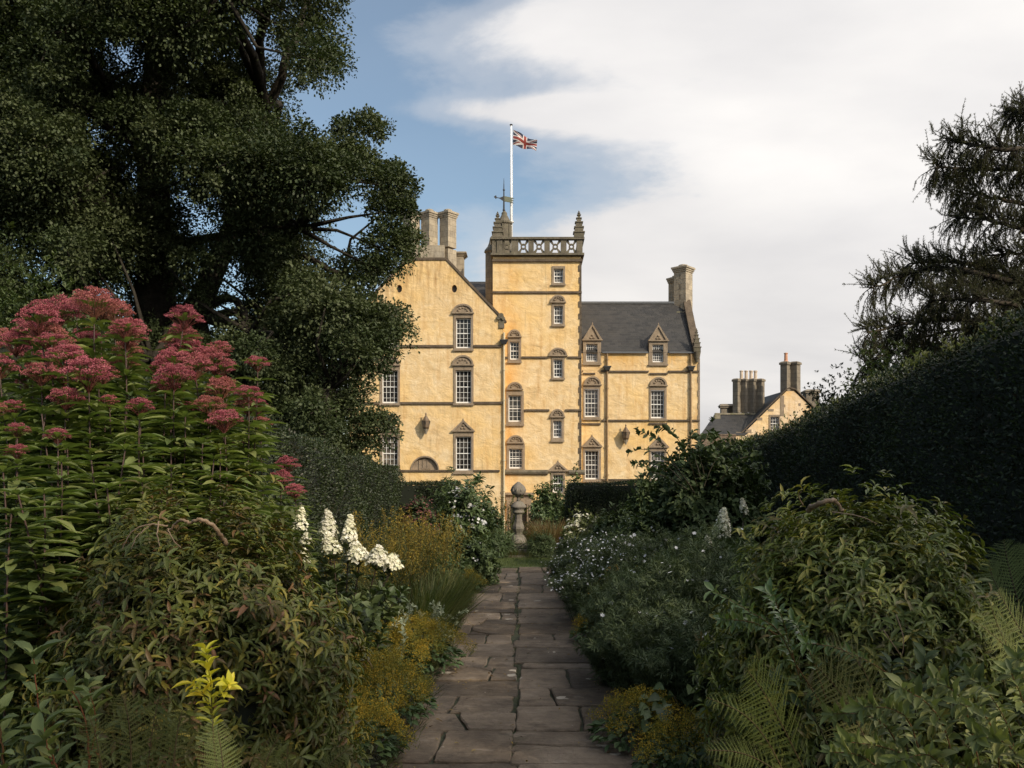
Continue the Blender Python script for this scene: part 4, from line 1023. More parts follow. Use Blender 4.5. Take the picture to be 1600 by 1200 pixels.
M['fern_dim'] = leaf_mat('fern_dim', [(.06, .065, .018), (.09, .09, .024), (.13, .12, .03)], .6, .3, .3, .25, stem=(.10, .07, .03))
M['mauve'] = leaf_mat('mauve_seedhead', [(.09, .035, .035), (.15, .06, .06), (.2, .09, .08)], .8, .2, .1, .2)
M['fern_bright'] = leaf_mat('fern_bright', [(0.224, 0.252, 0.070), (0.364, 0.364, 0.126), (0.476, 0.448, 0.196)], .55, .35, .3, .15, stem=(.25, .18, .08))  # pale leaf colour stands in for sun on the right-edge fern
M['hyd_leaf'] = leaf_mat('hydrangea_leaf', [(0.042, 0.060, 0.022), (0.066, 0.094, 0.031), (0.108, 0.132, 0.046)], .55, .2, .4, .25, stem=(.06, .04, .03))
M['hyd_flower'] = leaf_mat('hydrangea_flower', [(.55, .55, .36), (.72, .69, .54), (.82, .78, .68)], .8, .25, .1, .1, tcol=(1, 1, .85), stem=(.2, .2, .1))
M['gold_leaf'] = leaf_mat('goldenrod_leaf', [(.06, .075, .022), (.09, .105, .03), (.14, .14, .035)], .6, .25, .3, .2, stem=(.10, .075, .03))
M['gold_flower'] = leaf_mat('goldenrod_flower', [(.14, .10, .028), (.21, .155, .034), (.32, .24, .045)], .8, .25, .1, .2, tcol=(1, 1, .6))
M['alch_leaf'] = leaf_mat('alchemilla_leaf', [(.03, .05, .02), (.05, .08, .03), (.075, .11, .04)], .6, .2, .3, .2)
M['alch_flower'] = leaf_mat('alchemilla_flower', [(.08, .10, .025), (.16, .15, .03), (.33, .24, .035), (.50, .30, .04)], .8, .3, .1, .3, tcol=(1, 1, .6), stem=(.1, .1, .03))
M['silver_leaf'] = leaf_mat('silver_leaf', [(.14, .17, .11), (.22, .25, .17), (.36, .38, .29)], .7, .2, .2, .15, stem=(.2, .2, .14))
M['aster_leaf'] = leaf_mat('aster_leaf', [(0.046, 0.063, 0.028), (0.069, 0.092, 0.039), (0.103, 0.127, 0.052)], .6, .2, .3, .25, stem=(.03, .04, .02))
M['aster_flower'] = leaf_mat('aster_flower', [(.45, .46, .48), (.6, .6, .6), (.72, .71, .68)], .8, .2, .1, .1, tcol=(1, 1, 1))
M['orange_flower'] = leaf_mat('orange_flower', [(.55, .30, .02), (.65, .22, .02), (.65, .40, .04)], .8, .2, .1, .1, tcol=(1, .8, .4))
M['phlox_flower'] = leaf_mat('phlox_flower', [(.42, .33, .42), (.6, .5, .58)], .8, .2, .1, .1, tcol=(1, 1, 1))
M['dark_shrub'] = leaf_mat('dark_shrub_leaf', [(0.035, 0.051, 0.022), (0.051, 0.073, 0.027), (0.081, 0.108, 0.041)], .55, .18, .25, .25)
M['mid_shrub'] = leaf_mat('mid_shrub_leaf', [(0.039, 0.062, 0.023), (0.065, 0.098, 0.034), (0.117, 0.156, 0.052)], .45, .2, .4, .25)
M['reed'] = leaf_mat('reed_blade', [(.045, .065, .02), (.08, .10, .03), (.14, .13, .05)], .6, .3, .3, .2)
M['bronze'] = leaf_mat('bronze_blade', [(.12, .075, .03), (.2, .12, .05), (.14, .13, .05)], .6, .3, .3, .2)
M['under'] = leaf_mat('undergrowth_leaf', [(0.023, 0.036, 0.014), (0.039, 0.058, 0.021), (0.072, 0.091, 0.033), (0.098, 0.085, 0.033)], .55, .2, .35, .3)

T_FINE = leaf_tmpl(.13, .3, .3, 2)
T_NEED2 = (np.array([(-.09, 0, 0), (.09, 0, 0), (.05, 1, 0), (-.05, 1, 0)]), np.array([(0, 1, 2, 3)]))
T_OAK = (np.array([(0, 0, 0), (.34, .5, .06), (0, 1, -.05), (-.34, .5, .06)]), np.array([(0, 1, 2, 3)]))
def age(m, col, lo=.35, hi=.8):
    t = m.node_tree; bs = t.nodes['Principled BSDF']; lk = bs.inputs['Base Color'].links[0]; src = lk.from_socket
    oi = N(t, 'ShaderNodeObjectInfo'); f = ramp(t, oi.outputs['Random'], [(lo, 0.0), (hi, .75)]); n = noise(t, ocoord(t), 14, 3, .6)
    c = mixc(t, math_(t, 'MULTIPLY', f, math_(t, 'MULTIPLY_ADD', n, 1.6, -.1, True)), src, col)
    t.links.new(c, bs.inputs['Base Color'])
age(M['joe_flower'], (.26, .125, .07)); age(M['joe_leaf'], (.16, .15, .045), .5, 1.0)
def inpoly(x, y, poly):
    c = np.zeros(len(x), bool); j = len(poly)-1
    for i in range(len(poly)):
        xi, yi = poly[i]; xj, yj = poly[j]
        with np.errstate(divide='ignore', invalid='ignore'):
            c ^= ((yi > y) != (yj > y)) & (x < (xj-xi)*(y-yi)/((yj-yi) if yj != yi else 1e-9)+xi)
        j = i
    return c
def clump_leaves(lb, C, R, n, tmpl, size, flat=.75, outer=.5, rbase=None, droop=.25, lit=.0):
    """leaves on the outer part of each clump; C (m,3) centres, R (m,) radii, n per clump"""
    m = len(C); D = rdir(m*n); D[:, 2] = np.where(rng.random(m*n) < .62, np.abs(D[:, 2]), D[:, 2])
    Rn = np.repeat(R, n); Cn = np.repeat(C, n, 0)
    ph = np.repeat(rng.random(m)*6.28, n); az = np.arctan2(D[:, 1], D[:, 0])
    lump = 1 + .16*np.sin(az*3+ph) + .12*np.sin(az*5 - ph*2 + D[:, 2]*4) + .1*np.sin(D[:, 2]*6+ph*3)
    r = Rn*lump*(outer + (1-outer)*rng.random(m*n)**.6)
    P = Cn + D*r[:, None]*np.array([1, 1, flat])
    A = norm(D + rng.normal(size=D.shape)*.55 - np.array([0, 0, droop]))
    Nn = D*.6 + np.array([0, 0, .8]) + rng.normal(size=D.shape)*.45
    base = np.repeat(rng.random(m) if rbase is None else rbase, n)
    lb.add(tmpl, P, A, Nn, size*(.7+.6*rng.random(m*n)), np.clip(base*.75+rng.random(m*n)*.25, 0, 1))
def smooth_pts(pts, k=6, wob=0.0):
    pts = [Vector(p) for p in pts]; out = []
    n = len(pts)
    for i in range(n-1):
        p0, p1, p2, p3 = pts[max(i-1, 0)], pts[i], pts[i+1], pts[min(i+2, n-1)]
        for j in range(k):
            t = j/k; q = .5*((2*p1)+(p2-p0)*t+(2*p0-5*p1+4*p2-p3)*t*t+(3*p1-p0-3*p2+p3)*t**3)
            if wob: q = q + Vector(rng.normal(size=3))*wob
            out.append(q)
    out.append(pts[-1]); return out

# ---- the great evergreen oak at the left
oak = empty('evergreen_oak', (wx(225, 19.5), 19.5, 0), 'huge dark evergreen oak filling the left sky beside the castle', 'tree')
poly = [(-420, -420), (560, -420), (566, 0), (567, 32), (548, 60), (546, 110), (520, 165), (560, 172), (592, 176), (607, 190), (604, 218), (572, 228), (562, 246), (600, 255), (640, 264), (664, 290), (660, 330), (672, 360), (672, 385), (640, 405), (622, 436), (596, 446), (598, 470), (622, 470), (642, 500), (645, 545), (612, 560), (602, 590), (580, 600), (558, 592), (556, 640), (590, 646), (616, 656), (618, 676), (596, 700), (570, 722), (560, 800), (420, 800), (200, 760), (-420, 700)]
gaps = [(320, 480, 24), (352, 496, 16), (60, 430, 13), (200, 480, 12), (195, 90, 12), (150, 215, 14), (215, 285, 16), (300, 345, 16), (335, 365, 12), (408, 82, 13), (475, 160, 13), (575, 335, 13), (520, 380, 8), (655, 340, 6), (345, 425, 10), (330, 470, 14), (612, 360, 8)]
C = []; Rr = []
def add_clumps(n, r0, r1, y0, y1, margin=.82, maxtry=60000):
    got = 0
    while got < n:
        k = 4000; px = rng.uniform(-190, 690, k); py = rng.uniform(-190, 800, k); Y = rng.uniform(y0, y1, k); r = rng.uniform(r0, r1, k)
        rp = r/Y*F*margin; ok = inpoly(px, py, poly)
        for a in np.arange(0, 6.28, .785): ok &= inpoly(px+rp*np.cos(a), py+rp*np.sin(a)*.85, poly)
        for gx, gy, gr in gaps: ok &= (np.hypot(px-gx, py-gy) > rp+gr*.75)
        # the trunk shows dark between the crown masses
        ok &= ~((np.abs(px-215) < 26+rp*.35) & (py > 210) & (py < 350) & (Y < 18.6))
        for i in np.nonzero(ok)[0][:n-got]:
            C.append(W(px[i], py[i], Y[i])); Rr.append(r[i]); got += 1
add_clumps(480, .68, 1.05, 15.5, 23.5); add_clumps(330, .42, .72, 15.0, 23, .9); add_clumps(420, .2, .4, 16, 21, 1.0)
for px, py, r in ((632, 298, .30), (630, 335, .26), (646, 372, .17), (634, 396, .18), (612, 290, .38), (604, 330, .40), (614, 368, .32), (640, 318, .14), (600, 385, .42), (615, 415, .30), (590, 425, .36), (575, 195, .26), (594, 205, .20), (555, 205, .34), (585, 500, .34), (612, 495, .32), (632, 520, .24), (600, 530, .34), (570, 545, .36), (578, 580, .24), (560, 480, .44),
 (520, 600, .5), (535, 640, .45), (560, 670, .40), (590, 662, .28), (608, 662, .18), (575, 700, .28), (480, 650, .55), (500, 700, .5), (440, 640, .5), (545, 560, .44), (555, 615, .34), (548, 250, .4), (575, 262, .34), (610, 268, .28), (520, 720, .4), (545, 745, .3)):
    for dy in (-1.2, .9): C.append(W(px+rng.normal()*3, py+rng.normal()*3, 18.3+dy)); Rr.append(r*1.18)
for k_ in range(150):   # foliage behind the trunks closes the view through the crown
    px, py = rng.uniform(20, 470), rng.uniform(120, 560)
    if any(math.hypot(px-a, py-b) < c*1.2+26 for a, b, c in gaps): continue
    C.append(W(px, py, rng.uniform(20.5, 24))); Rr.append(rng.uniform(.6, 1.0))
for px, py, r in ((250, 300, .5), (290, 265, .6), (335, 320, .6), (300, 400, .6), (250, 400, .5), (360, 400, .7), (400, 350, .6), (230, 250, .45), (190, 330, .5), (180, 260, .5), (300, 215, .6), (345, 240, .6), (270, 350, .45), (420, 420, .6), (330, 470, .5)):
    C.append(W(px, py, 18.2+rng.normal()*.4)); Rr.append(r)
nb_ = len(C); 
for k_ in range(1300):  # small sprays break the outline of the big masses
    i = int(rng.integers(nb_)); d_ = rdir(1)[0]; d_[1] = -abs(d_[1])*rng.random()
    q_ = np.array(C[i])+d_*Rr[i]*rng.uniform(.85, 1.22); px = HX+q_[0]/q_[1]*F; py = HY-(q_[2]-EYE)/q_[1]*F
    if not inpoly(np.array([px]), np.array([py]), poly)[0] or any(math.hypot(px-a, py-b) < c for a, b, c in gaps): continue
    C.append(Vector(q_)); Rr.append(rng.uniform(.13, .3))
C = np.array(C); Rr = np.array(Rr)
lb = LB()
for lo, hi, n in ((.68, 1.2, 1500), (.42, .68, 960), (.3, .42, 430), (.0, .3, 170)):
    s_ = (Rr >= lo) & (Rr < hi)
    clump_leaves(lb, C[s_], Rr[s_], n, T_OAK, .064, .80, .38, droop=.3)
lb.build('crown', M['oak_leaf'], oak)
def limb_tree(root, base, forks, targets, r0, mat, name='branches', seed=1, nb=5):
    """trunk from base to forks; each target clump centre is reached from the nearest fork through sub-limbs"""
    rr = np.random.default_rng(seed); m = MB()
    T = np.array(targets); Fk = np.array(forks)
    own = np.argmin(np.linalg.norm(T[:, None, :]-Fk[None], axis=2), axis=1)
    for f in range(len(forks)):
        idx = np.nonzero(own == f)[0]; 
        if len(idx) == 0: continue
        rr.shuffle(idx); k = max(1, min(nb, len(idx)//5))
        cent = T[idx[:k]]; ow = np.argmin(np.linalg.norm(T[idx][:, None, :]-cent[None], axis=2), axis=1)
        for c in range(k):
            sub = idx[ow == c]; cc = T[sub].mean(0); fk = Fk[f]
            mid = (fk+cc)/2 + rr.normal(size=3)*.3 + np.array([0, 0, .25])
            m.tube(smooth_pts([fk, mid, cc], 4, .03), list(np.linspace(r0*.30, r0*.12, 9)), 6)
            for j in sub: 
                md = (cc+T[j])/2+rr.normal(size=3)*.15
                m.tube([cc, md, T[j]], [r0*.13, r0*.07, r0*.03], 4)
    return m.build(name, mat, root, smooth=True)
tb = Vector((wx(225, 19.5), 19.5, 0))
m = MB(); m.tube(smooth_pts([tb, tb+Vector((.1, 0, 3)), tb+Vector((.25, .1, 5.6)), tb+Vector((.1, .2, 8.5)), tb+Vector((.2, .3, 12))], 5, .03), list(np.linspace(.62, .22, 21)), 12)
m.tube(smooth_pts([tb+Vector((.05, 0, 2.6)), tb+Vector((1.0, -.2, 4.6)), tb+Vector((2.0, -.2, 7.0)), tb+Vector((2.6, 0, 9.5))], 5, .03), list(np.linspace(.36, .14, 16)), 10)
m.tube(smooth_pts([tb+Vector((0, 0, 3.0)), tb+Vector((-1.2, .2, 5.0)), tb+Vector((-2.4, .2, 8.0))], 5, .03), list(np.linspace(.34, .14, 11)), 10)
m.build('trunk', M['bark_dark'], oak, smooth=True)
forks = [tb+Vector(v) for v in ((.15, 0, 4), (.25, .1, 6.5), (.1, .2, 9), (.2, .3, 12), (1.2, -.2, 5.0), (2.1, -.2, 7.3), (2.6, 0, 9.5), (-1.3, .2, 5.3), (-2.4, .2, 8))]
limb_tree(oak, tb, forks, C[Rr > .42], .42, M['bark_dark'])

# ---- unseen trees added to the right behind the viewer to shade the garden
def added_shade_tree(x, y, h, r, label, nclump=60, leaf=.28, per=130, zc=.6):
    t = empty('unseen_shade_tree', (x, y, ground_z(x, y)), label, 'tree')
    D = rdir(nclump); C_ = np.array([x, y, h*zc])+D*np.array([r, r, h*(1-zc)*.86])*(rng.random(nclump)**.4)[:, None]; R_ = rng.uniform(.8, 1.35, nclump)
    l = LB(); clump_leaves(l, C_, R_, per, T_CARD, leaf, .8, .4); l.build('crown', M['oak_leaf'], t)
    m = MB(); m.tube(smooth_pts([(x, y, -.1), (x+.1, y, h*.35), (x-.1, y+.1, h*.8)], 5, .02), list(np.linspace(.35, .1, 11)), 10); m.build('trunk', M['bark'], t, smooth=True)
    limb_tree(t, None, [Vector((x, y, h*.4)), Vector((x, y, h*.6)), Vector((x, y, h*.75))], C_, .3, M['bark'])
    return t
added_shade_tree(9.2, -6.2, 10.4, 3.6, 'unseen tree added behind the viewer to shade the nearest planting', 30)
added_shade_tree(12.6, -1.2, 12.5, 3.8, 'taller unseen tree added to shade the middle of the garden', 42)
added_shade_tree(16.8, 3.6, 12.5, 3.6, 'unseen tree added beyond the right hedge to shade the far end of the path', 60)

# ---- larch at the right
la = empty('larch_tree', (wx(1760, 15.5), 15.5, 0), 'dark larch with drooping feathery boughs above the right hedge', 'tree')
Xt = wx(1760, 15.5)
m = MB(); m.tube(smooth_pts([(Xt, 15.5, -.1), (Xt+.1, 15.5, 4), (Xt, 15.4, 8), (Xt+.1, 15.5, 13)], 5, .02), list(np.linspace(.36, .08, 16)), 10); m.build('trunk', M['bark'], la, smooth=True)
limbs = [([(1760, 330), (1660, 285), (1600, 266), (1520, 264), (1462, 262)], 15.3), ([(1760, 280), (1640, 240), (1560, 232), (1490, 222)], 14.7),
 ([(1760, 200), (1680, 185), (1620, 190), (1585, 172)], 15.0), ([(1760, 500), (1640, 455), (1520, 425), (1430, 425), (1362, 450)], 15.4),
 ([(1760, 560), (1640, 515), (1500, 500), (1420, 505), (1355, 520)], 15.0), ([(1760, 590), (1640, 555), (1500, 545), (1400, 550), (1352, 570)], 16.0),
 ([(1760, 440), (1660, 400), (1580, 352), (1500, 340)], 14.9), ([(1760, 450), (1660, 420), (1600, 398), (1540, 400)], 16.3),
 ([(1760, 470), (1600, 440), (1500, 410), (1420, 412)], 16.6), ([(1760, 540), (1640, 490), (1540, 470), (1450, 470)], 14.4),
 ([(1760, 610), (1600, 590), (1480, 585), (1380, 590)], 15.2), ([(1760, 330), (1650, 330), (1560, 310), (1500, 300)], 16.2), ([(1760, 600), (1640, 560), (1560, 530), (1520, 520)], 14.6), ([(1760, 480), (1650, 470), (1560, 455), (1480, 440)], 15.8), ([(1760, 560), (1650, 530), (1540, 510), (1430, 530)], 15.6), ([(1760, 520), (1660, 480), (1600, 450)], 14.6), ([(1760, 620), (1620, 580), (1520, 560), (1440, 575)], 14.8)]
m = MB(); lb = LB(); tuftP = []; tuftA = []
for pl, Y in limbs:
    L = smooth_pts([W(a, b, Y+(1760-a)*.0006*((i % 2)-.5)*4) for i, (a, b) in enumerate(pl)], 7, .012)
    n = len(L); m.tube(L, list(np.linspace(.075, .014, n)), 6)
    for i in range(6, n):
        p = np.array(L[i]); dirL = np.array((L[i]-L[i-1]).normalized())
        for s_ in range(6):
            q = p + (np.array(L[i-1])-p)*rng.random()
            side = rng.choice([-1, 1]); up = rng.random() < .5
            d = norm(dirL*rng.uniform(.5, 1.1)+np.array([0, side*.8, 0])*rng.random()+np.array([0, 0, rng.uniform(.3, .9) if up else rng.uniform(-.4, .2)]))
            ln = rng.uniform(.22, .58)*(.75 if up else 1); k = 6; pts = [q]
            for j in range(k):
                d = norm(d+np.array([0, 0, -.02 if up else -.22])+rng.normal(size=3)*.10); pts.append(pts[-1]+d*ln/k)
            lb.tube(pts, .011, .004, 3)
            for j in range(1, k+1):      # hanging or rising twiglets
                if rng.random() < .9:
                    dd = norm(d*.6+rng.normal(size=3)*.5+np.array([0, 0, -.75 if not up else .35])); l2 = rng.uniform(.12, .34); p2 = [pts[j]]
                    for e in range(3): dd = norm(dd+np.array([0, 0, -.2 if not up else 0])+rng.normal(size=3)*.1); p2.append(p2[-1]+dd*l2/3)
                    lb.tube(p2, .006, .003, 3)
                    for e in range(6): tuftP.append(p2[0]+(p2[-1]-p2[0])*(e+.5)/6); tuftA.append(dd)
                tuftP.append(pts[j]); tuftA.append(d)
tuftP = np.array(tuftP); tuftA = np.array(tuftA)
sprigs(lb, T_NEED2, tuftP, tuftA, 8, .031, 1.0, .5)
m.build('branches', M['bark'], la, smooth=True); lb.build('foliage', M['larch_leaf'], la)

# ---- clipped hedges
def hedge(name, secs, label, cat='hedge', dens=1500, size=.035, mat='yew_leaf', bumpy=.05, face=1, top_frac=1.0, sprout=0, ends=True, shag=0.0):
    """secs: (y, x_face, x_back, ztop[, zbase]) along y; leaves on the face, the top and the near/far ends"""
    secs = [s if len(s) == 5 else (*s, -.05) for s in secs]
    x0 = np.mean([s[1] for s in secs]); o = empty(name, (x0, np.mean([s[0] for s in secs]), 0), label, cat)
    m = MB(); d = .07*(1 if secs[0][2] > secs[0][1] else -1)
    for s in secs:
        y, xf, xb, zt, zb = s; m.v += [(xf+d, y, zb), (xf+d, y, zt-.10), (xf+d*2, y, zt-.035), (xb-d*2, y, zt-.035), (xb-d, y, zt-.10), (xb-d, y, zb)]
    n = len(secs)
    for i in range(n-1):
        for k in range(5): m.f.append((i*6+k, i*6+k+1, (i+1)*6+k+1, (i+1)*6+k))
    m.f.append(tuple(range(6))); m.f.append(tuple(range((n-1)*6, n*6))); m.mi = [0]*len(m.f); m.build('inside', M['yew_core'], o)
    l = LB(); sg = 1 if d > 0 else -1
    yk = np.array([s[0] for s in secs])
    def at(y, j): return np.interp(y, yk, [s[j] for s in secs])
    L = yk[-1]-yk[0]; hm = np.mean([s[3]-s[4] for s in secs]); wd = np.mean([abs(s[2]-s[1]) for s in secs])
    def scatter(nn, kind):
        y = rng.uniform(yk[0], yk[-1], nn); u = rng.random(nn); zt, zb, xf, xb = at(y, 3), at(y, 4), at(y, 1), at(y, 2)
        if kind == 'face': z = zb+(zt-zb)*u; P = np.stack([xf, y, z], 1); Nr = np.tile([-sg*1., 0, 0], (nn, 1))
        elif kind == 'back': z = zb+(zt-zb)*u; P = np.stack([xb, y, z], 1); Nr = np.tile([sg*1., 0, 0], (nn, 1))
        elif kind == 'top': P = np.stack([xf+(xb-xf)*u, y, zt], 1); Nr = np.tile([0, 0, 1.], (nn, 1))
        elif kind == 'near': y = np.full(nn, yk[0]); P = np.stack([at(y, 1)+(at(y, 2)-at(y, 1))*u, y, at(y, 4)+(at(y, 3)-at(y, 4))*rng.random(nn)], 1); Nr = np.tile([0, -1., 0], (nn, 1))
        else: y = np.full(nn, yk[-1]); P = np.stack([at(y, 1)+(at(y, 2)-at(y, 1))*u, y, at(y, 4)+(at(y, 3)-at(y, 4))*rng.random(nn)], 1); Nr = np.tile([0, 1., 0], (nn, 1))
        # round the shoulders
        lump = np.sin(P[:, 1]*2.1+P[:, 2]*1.3)*np.sin(P[:, 2]*3.1+P[:, 0]*2+1)*bumpy + np.sin(P[:, 1]*6.3+1)*np.sin(P[:, 2]*5.7+P[:, 0]*5)*bumpy*.6
        sh = np.clip((P[:, 2]-(at(P[:, 1], 3)-.18))/.18, 0, 1); 
        if kind != 'top': P = P - Nr*(sh**2*.10)[:, None]
        P = P + Nr*(lump + rng.normal(size=nn)*.022 + shag*np.abs(rng.normal(size=nn))*(rng.random(nn) < .15))[:, None]
        A = norm(Nr+rng.normal(size=P.shape)*.75+np.array([0, 0, .35])); 
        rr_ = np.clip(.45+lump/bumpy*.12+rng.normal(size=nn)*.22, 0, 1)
        l.add(T_CARD, P, A, Nr*.5+rng.normal(size=P.shape)*.6+np.array([0, 0, .3]), size*(.6+.8*rng.random(nn)), rr_)
    scatter(int(L*hm*dens), 'face'); scatter(int(L*wd*dens*top_frac), 'top'); scatter(int(L*hm*dens*.15), 'back')
    if ends: scatter(int(wd*hm*dens*1.5), 'near'); scatter(int(wd*hm*dens*.3), 'far')
    if sprout:
        ls = LB()
        y = yk[0]+L*rng.random(sprout)**1.2; P = np.stack([at(y, 1)+(at(y, 2)-at(y, 1))*rng.random(sprout)*.8, y, at(y, 3)-.03], 1)
        for p in P:
            ln = rng.uniform(.06, .20); d_ = norm(np.array([rng.normal()*.4, rng.normal()*.4, 1.0])); pts = [p+d_*ln*t+np.array([0, 0, -.15*ln*t*t]) for t in (0, .35, .7, 1)]
            ls.tube(pts, .004, .0015, 3, .5); q = np.array(pts); q = np.repeat(q, 2, 0)
            sprigs(ls, T_CARD, q, np.tile(d_, (len(q), 1)), 2, .04, .9, .5, rnd=np.full(len(q), .9))
        ls.build('sprouts', M['hedge_grass'], o)
    l.build('foliage', M[mat], o); return o
hedge('hedge', [(2.4, 3.75, 5.6, 3.0), (5, 3.62, 5.5, 2.86), (6.5, 3.6, 5.4, 2.76), (9.8, 3.6, 5.3, 2.54), (11.9, 3.6, 5.3, 2.34), (14.3, 3.6, 5.2, 2.14), (18.5, 3.6, 5.0, 2.12), (20.6, 3.7, 5.0, 1.75)],
      'tall clipped yew hedge in deep shade along the right side', dens=2300, size=.035, sprout=900, shag=.05)
hedge('hedge', [(7.8, -2.75, -4.4, 2.42), (9, -2.62, -4.4, 2.2), (10.8, -2.6, -4.3, 1.98), (14, -2.6, -4.2, 1.82), (18.1, -2.6, -4.1, 1.66)],
      'clipped yew hedge with a square end, left of the path', dens=2600, size=.034, sprout=60)
def cross_hedge(x0, x1, y, zt, label, mat='yew_leaf'):
    w = .9; return hedge('hedge', [(y, x0, x1, zt, -.4), (y+w, x0, x1, zt, -.4)], label, dens=3000, size=.035, mat=mat)
cross_hedge(-3.2, -1.65, 21.0, wz(757, 21), 'low dark hedge crossing behind the left border in front of the gable')
cross_hedge(.95, 3.5, 21.5, wz(757, 21.5), 'low dark hedge crossing behind the right border in front of the castle wing')
# rounded yew at the far left edge
def mound(name, x, y, rx, ry, h, tmpl, size, nspr, nl, mat, label, cat='shrub', group=None, zb=0.0, lump=.12, droop=.15, fill=.35, spread=.9, part='foliage', core=True, topflat=1.0, single=False):
    o = empty(name, (x, y, zb), label, cat, group); l = LB()
    D = rdir(nspr); D[:, 2] = np.abs(D[:, 2]); az = np.arctan2(D[:, 1], D[:, 0]); ph = rng.random()*6
    lm = 1 + lump*(np.sin(az*4+ph)+np.sin(az*7-ph+D[:, 2]*5)+np.sin(D[:, 2]*9+ph*2+az*2))*.55
    inner = rng.random(nspr) < fill
    r = lm*np.where(inner, .55+.4*rng.random(nspr), .9+.12*rng.normal(size=nspr).clip(-1, 1.3))
    P = np.array([x, y, zb+h*.42])+D*r[:, None]*np.array([rx, ry, h*.58])
    low = rng.random(nspr) < .42
    zl = zb+h*.45*rng.random(nspr)
    rr_ = np.hypot(D[:, 0], D[:, 1])[:, None]
    side = np.stack([x+D[:, 0]/rr_[:, 0]*rx*r*1.0, y+D[:, 1]/rr_[:, 0]*ry*r*1.0, zl], 1)
    P = np.where(low[:, None], side, P)
    A = np.where(low[:, None], D*np.array([1, 1, .2]), D)+np.array([0, 0, .30])+rng.normal(size=D.shape)*.25
    sprigs(l, tmpl, P, A, nl, size, spread, .6, droop=droop)
    l.build(part, M[mat], o)
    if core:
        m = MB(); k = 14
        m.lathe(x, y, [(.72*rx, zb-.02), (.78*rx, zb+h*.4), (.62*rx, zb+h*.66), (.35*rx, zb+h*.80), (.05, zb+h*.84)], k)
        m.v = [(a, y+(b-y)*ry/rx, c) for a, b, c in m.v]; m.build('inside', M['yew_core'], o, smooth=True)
    return o
mound('yew_bush', wx(25, 9.2), 9.2, 1.15, 1.1, 3.62, T_CARD, .05, 9000, 5, 'yew_bright', 'rounded bright green yew bush at the far left edge behind the pink flowers', lump=.16)
# ---- Joe-Pye weed: proto stem with whorled leaves, head as a child
def joe_variant(seed):
    global rng
    keep = rng; rng = np.random.default_rng(seed)
    t = empty('joe_pye_weed', (0, 0, 0))
    bend = rng.normal(size=2)*.05; H = 2.4
    def pt(z): u = z/H; return np.array([bend[0]*u*u+.012*math.sin(u*9), bend[1]*u*u, z])
    l = LB(); l.tube([pt(z) for z in np.linspace(0, H, 16)], .0062, .0035, 6); 
    st = l.build('stem', M['joe_stem'], t, (0, 0, 0))
    l = LB(); z = .35; k = 0
    while z < H-.04:
        nl = 5 if z < H-.3 else 4; a0 = k*.75+rng.random()*.3
        sz = .185*(1.05-.35*max(0, (z-H*.62)/(H*.38)))*rng.uniform(.88, 1.1)
        a = a0+np.arange(nl)*2*np.pi/nl+rng.normal(size=nl)*.12
        D = np.stack([np.cos(a), np.sin(a), np.full(nl, .42)+rng.normal(size=nl)*.15], 1)
        Nn = np.stack([-np.cos(a)*.3, -np.sin(a)*.3, np.ones(nl)], 1)
        l.add(T_LANCE, np.tile(pt(z), (nl, 1)), D, Nn, sz*rng.uniform(.85, 1.1, nl), np.clip(.45+.4*(z/H-.6)+rng.normal(size=nl)*.2, 0, 1))
        z += rng.uniform(.085, .115); k += 1
    nl = 6; a = np.arange(nl)*1.05; l.add(T_LANCE, np.tile(pt(H-.01), (nl, 1)), np.stack([np.cos(a), np.sin(a), np.full(nl, .9)], 1), np.stack([-np.cos(a)*.8, -np.sin(a)*.8, np.full(nl, .8)], 1), .10, rng.random(nl)*.5+.4)
    # single leaves between the whorls fill the stand
    nl = 46; a = rng.random(nl)*6.28; zz = rng.uniform(.5, H-.15, nl); l.add(T_LANCE, np.stack([pt(q) for q in zz]), np.stack([np.cos(a), np.sin(a), rng.normal(size=nl)*.25+.3], 1), np.stack([-np.cos(a)*.3, -np.sin(a)*.3, np.ones(nl)], 1)+rng.normal(size=(nl, 3))*.3, .15*rng.uniform(.6, 1.1, nl))
    l.build('foliage', M['joe_leaf'], t, (0, 0, 0))
    l = LB(); nsub = 26
    nsub = 40; r = np.sqrt(rng.random(nsub)); a = rng.random(nsub)*6.28
    tip = pt(H); cs = np.stack([r*np.cos(a)*.19, r*np.sin(a)*.19, .17*(1-r*r)+rng.normal(size=nsub)*.02+.0], 1)
    for c in cs:
        l.tube([tip*[1, 1, 0]*0+[0, 0, -.16+.04*rng.random()], c*[.6, .6, .2]+[0, 0, -.04], c], .0035, .0015, 3)
        n = 75; d = rdir(n); d[:, 2] = np.abs(d[:, 2])*.8-.1
        P = c+d*np.array([.046, .046, .042])*(.5+.6*rng.random((n, 1)))
        l.add(T_PETAL, P, norm(d+[0, 0, .5]+rng.normal(size=(n, 3))*.5), rdir(n), rng.uniform(.008, .016, n), np.clip(rng.normal(size=n)*.2+.42+d[:, 2]*.15-(.35 if rng.random() < .2 else 0), 0, 1))
    hd = l.build('flower_head', M['joe_flower'], t, (0, 0, 0)); hd.location = (bend[0]+.012*math.sin(9), bend[1], H)
    rng = keep; return t
jv = [joe_variant(s) for s in (1, 2, 3)]
used_v = [False]*3
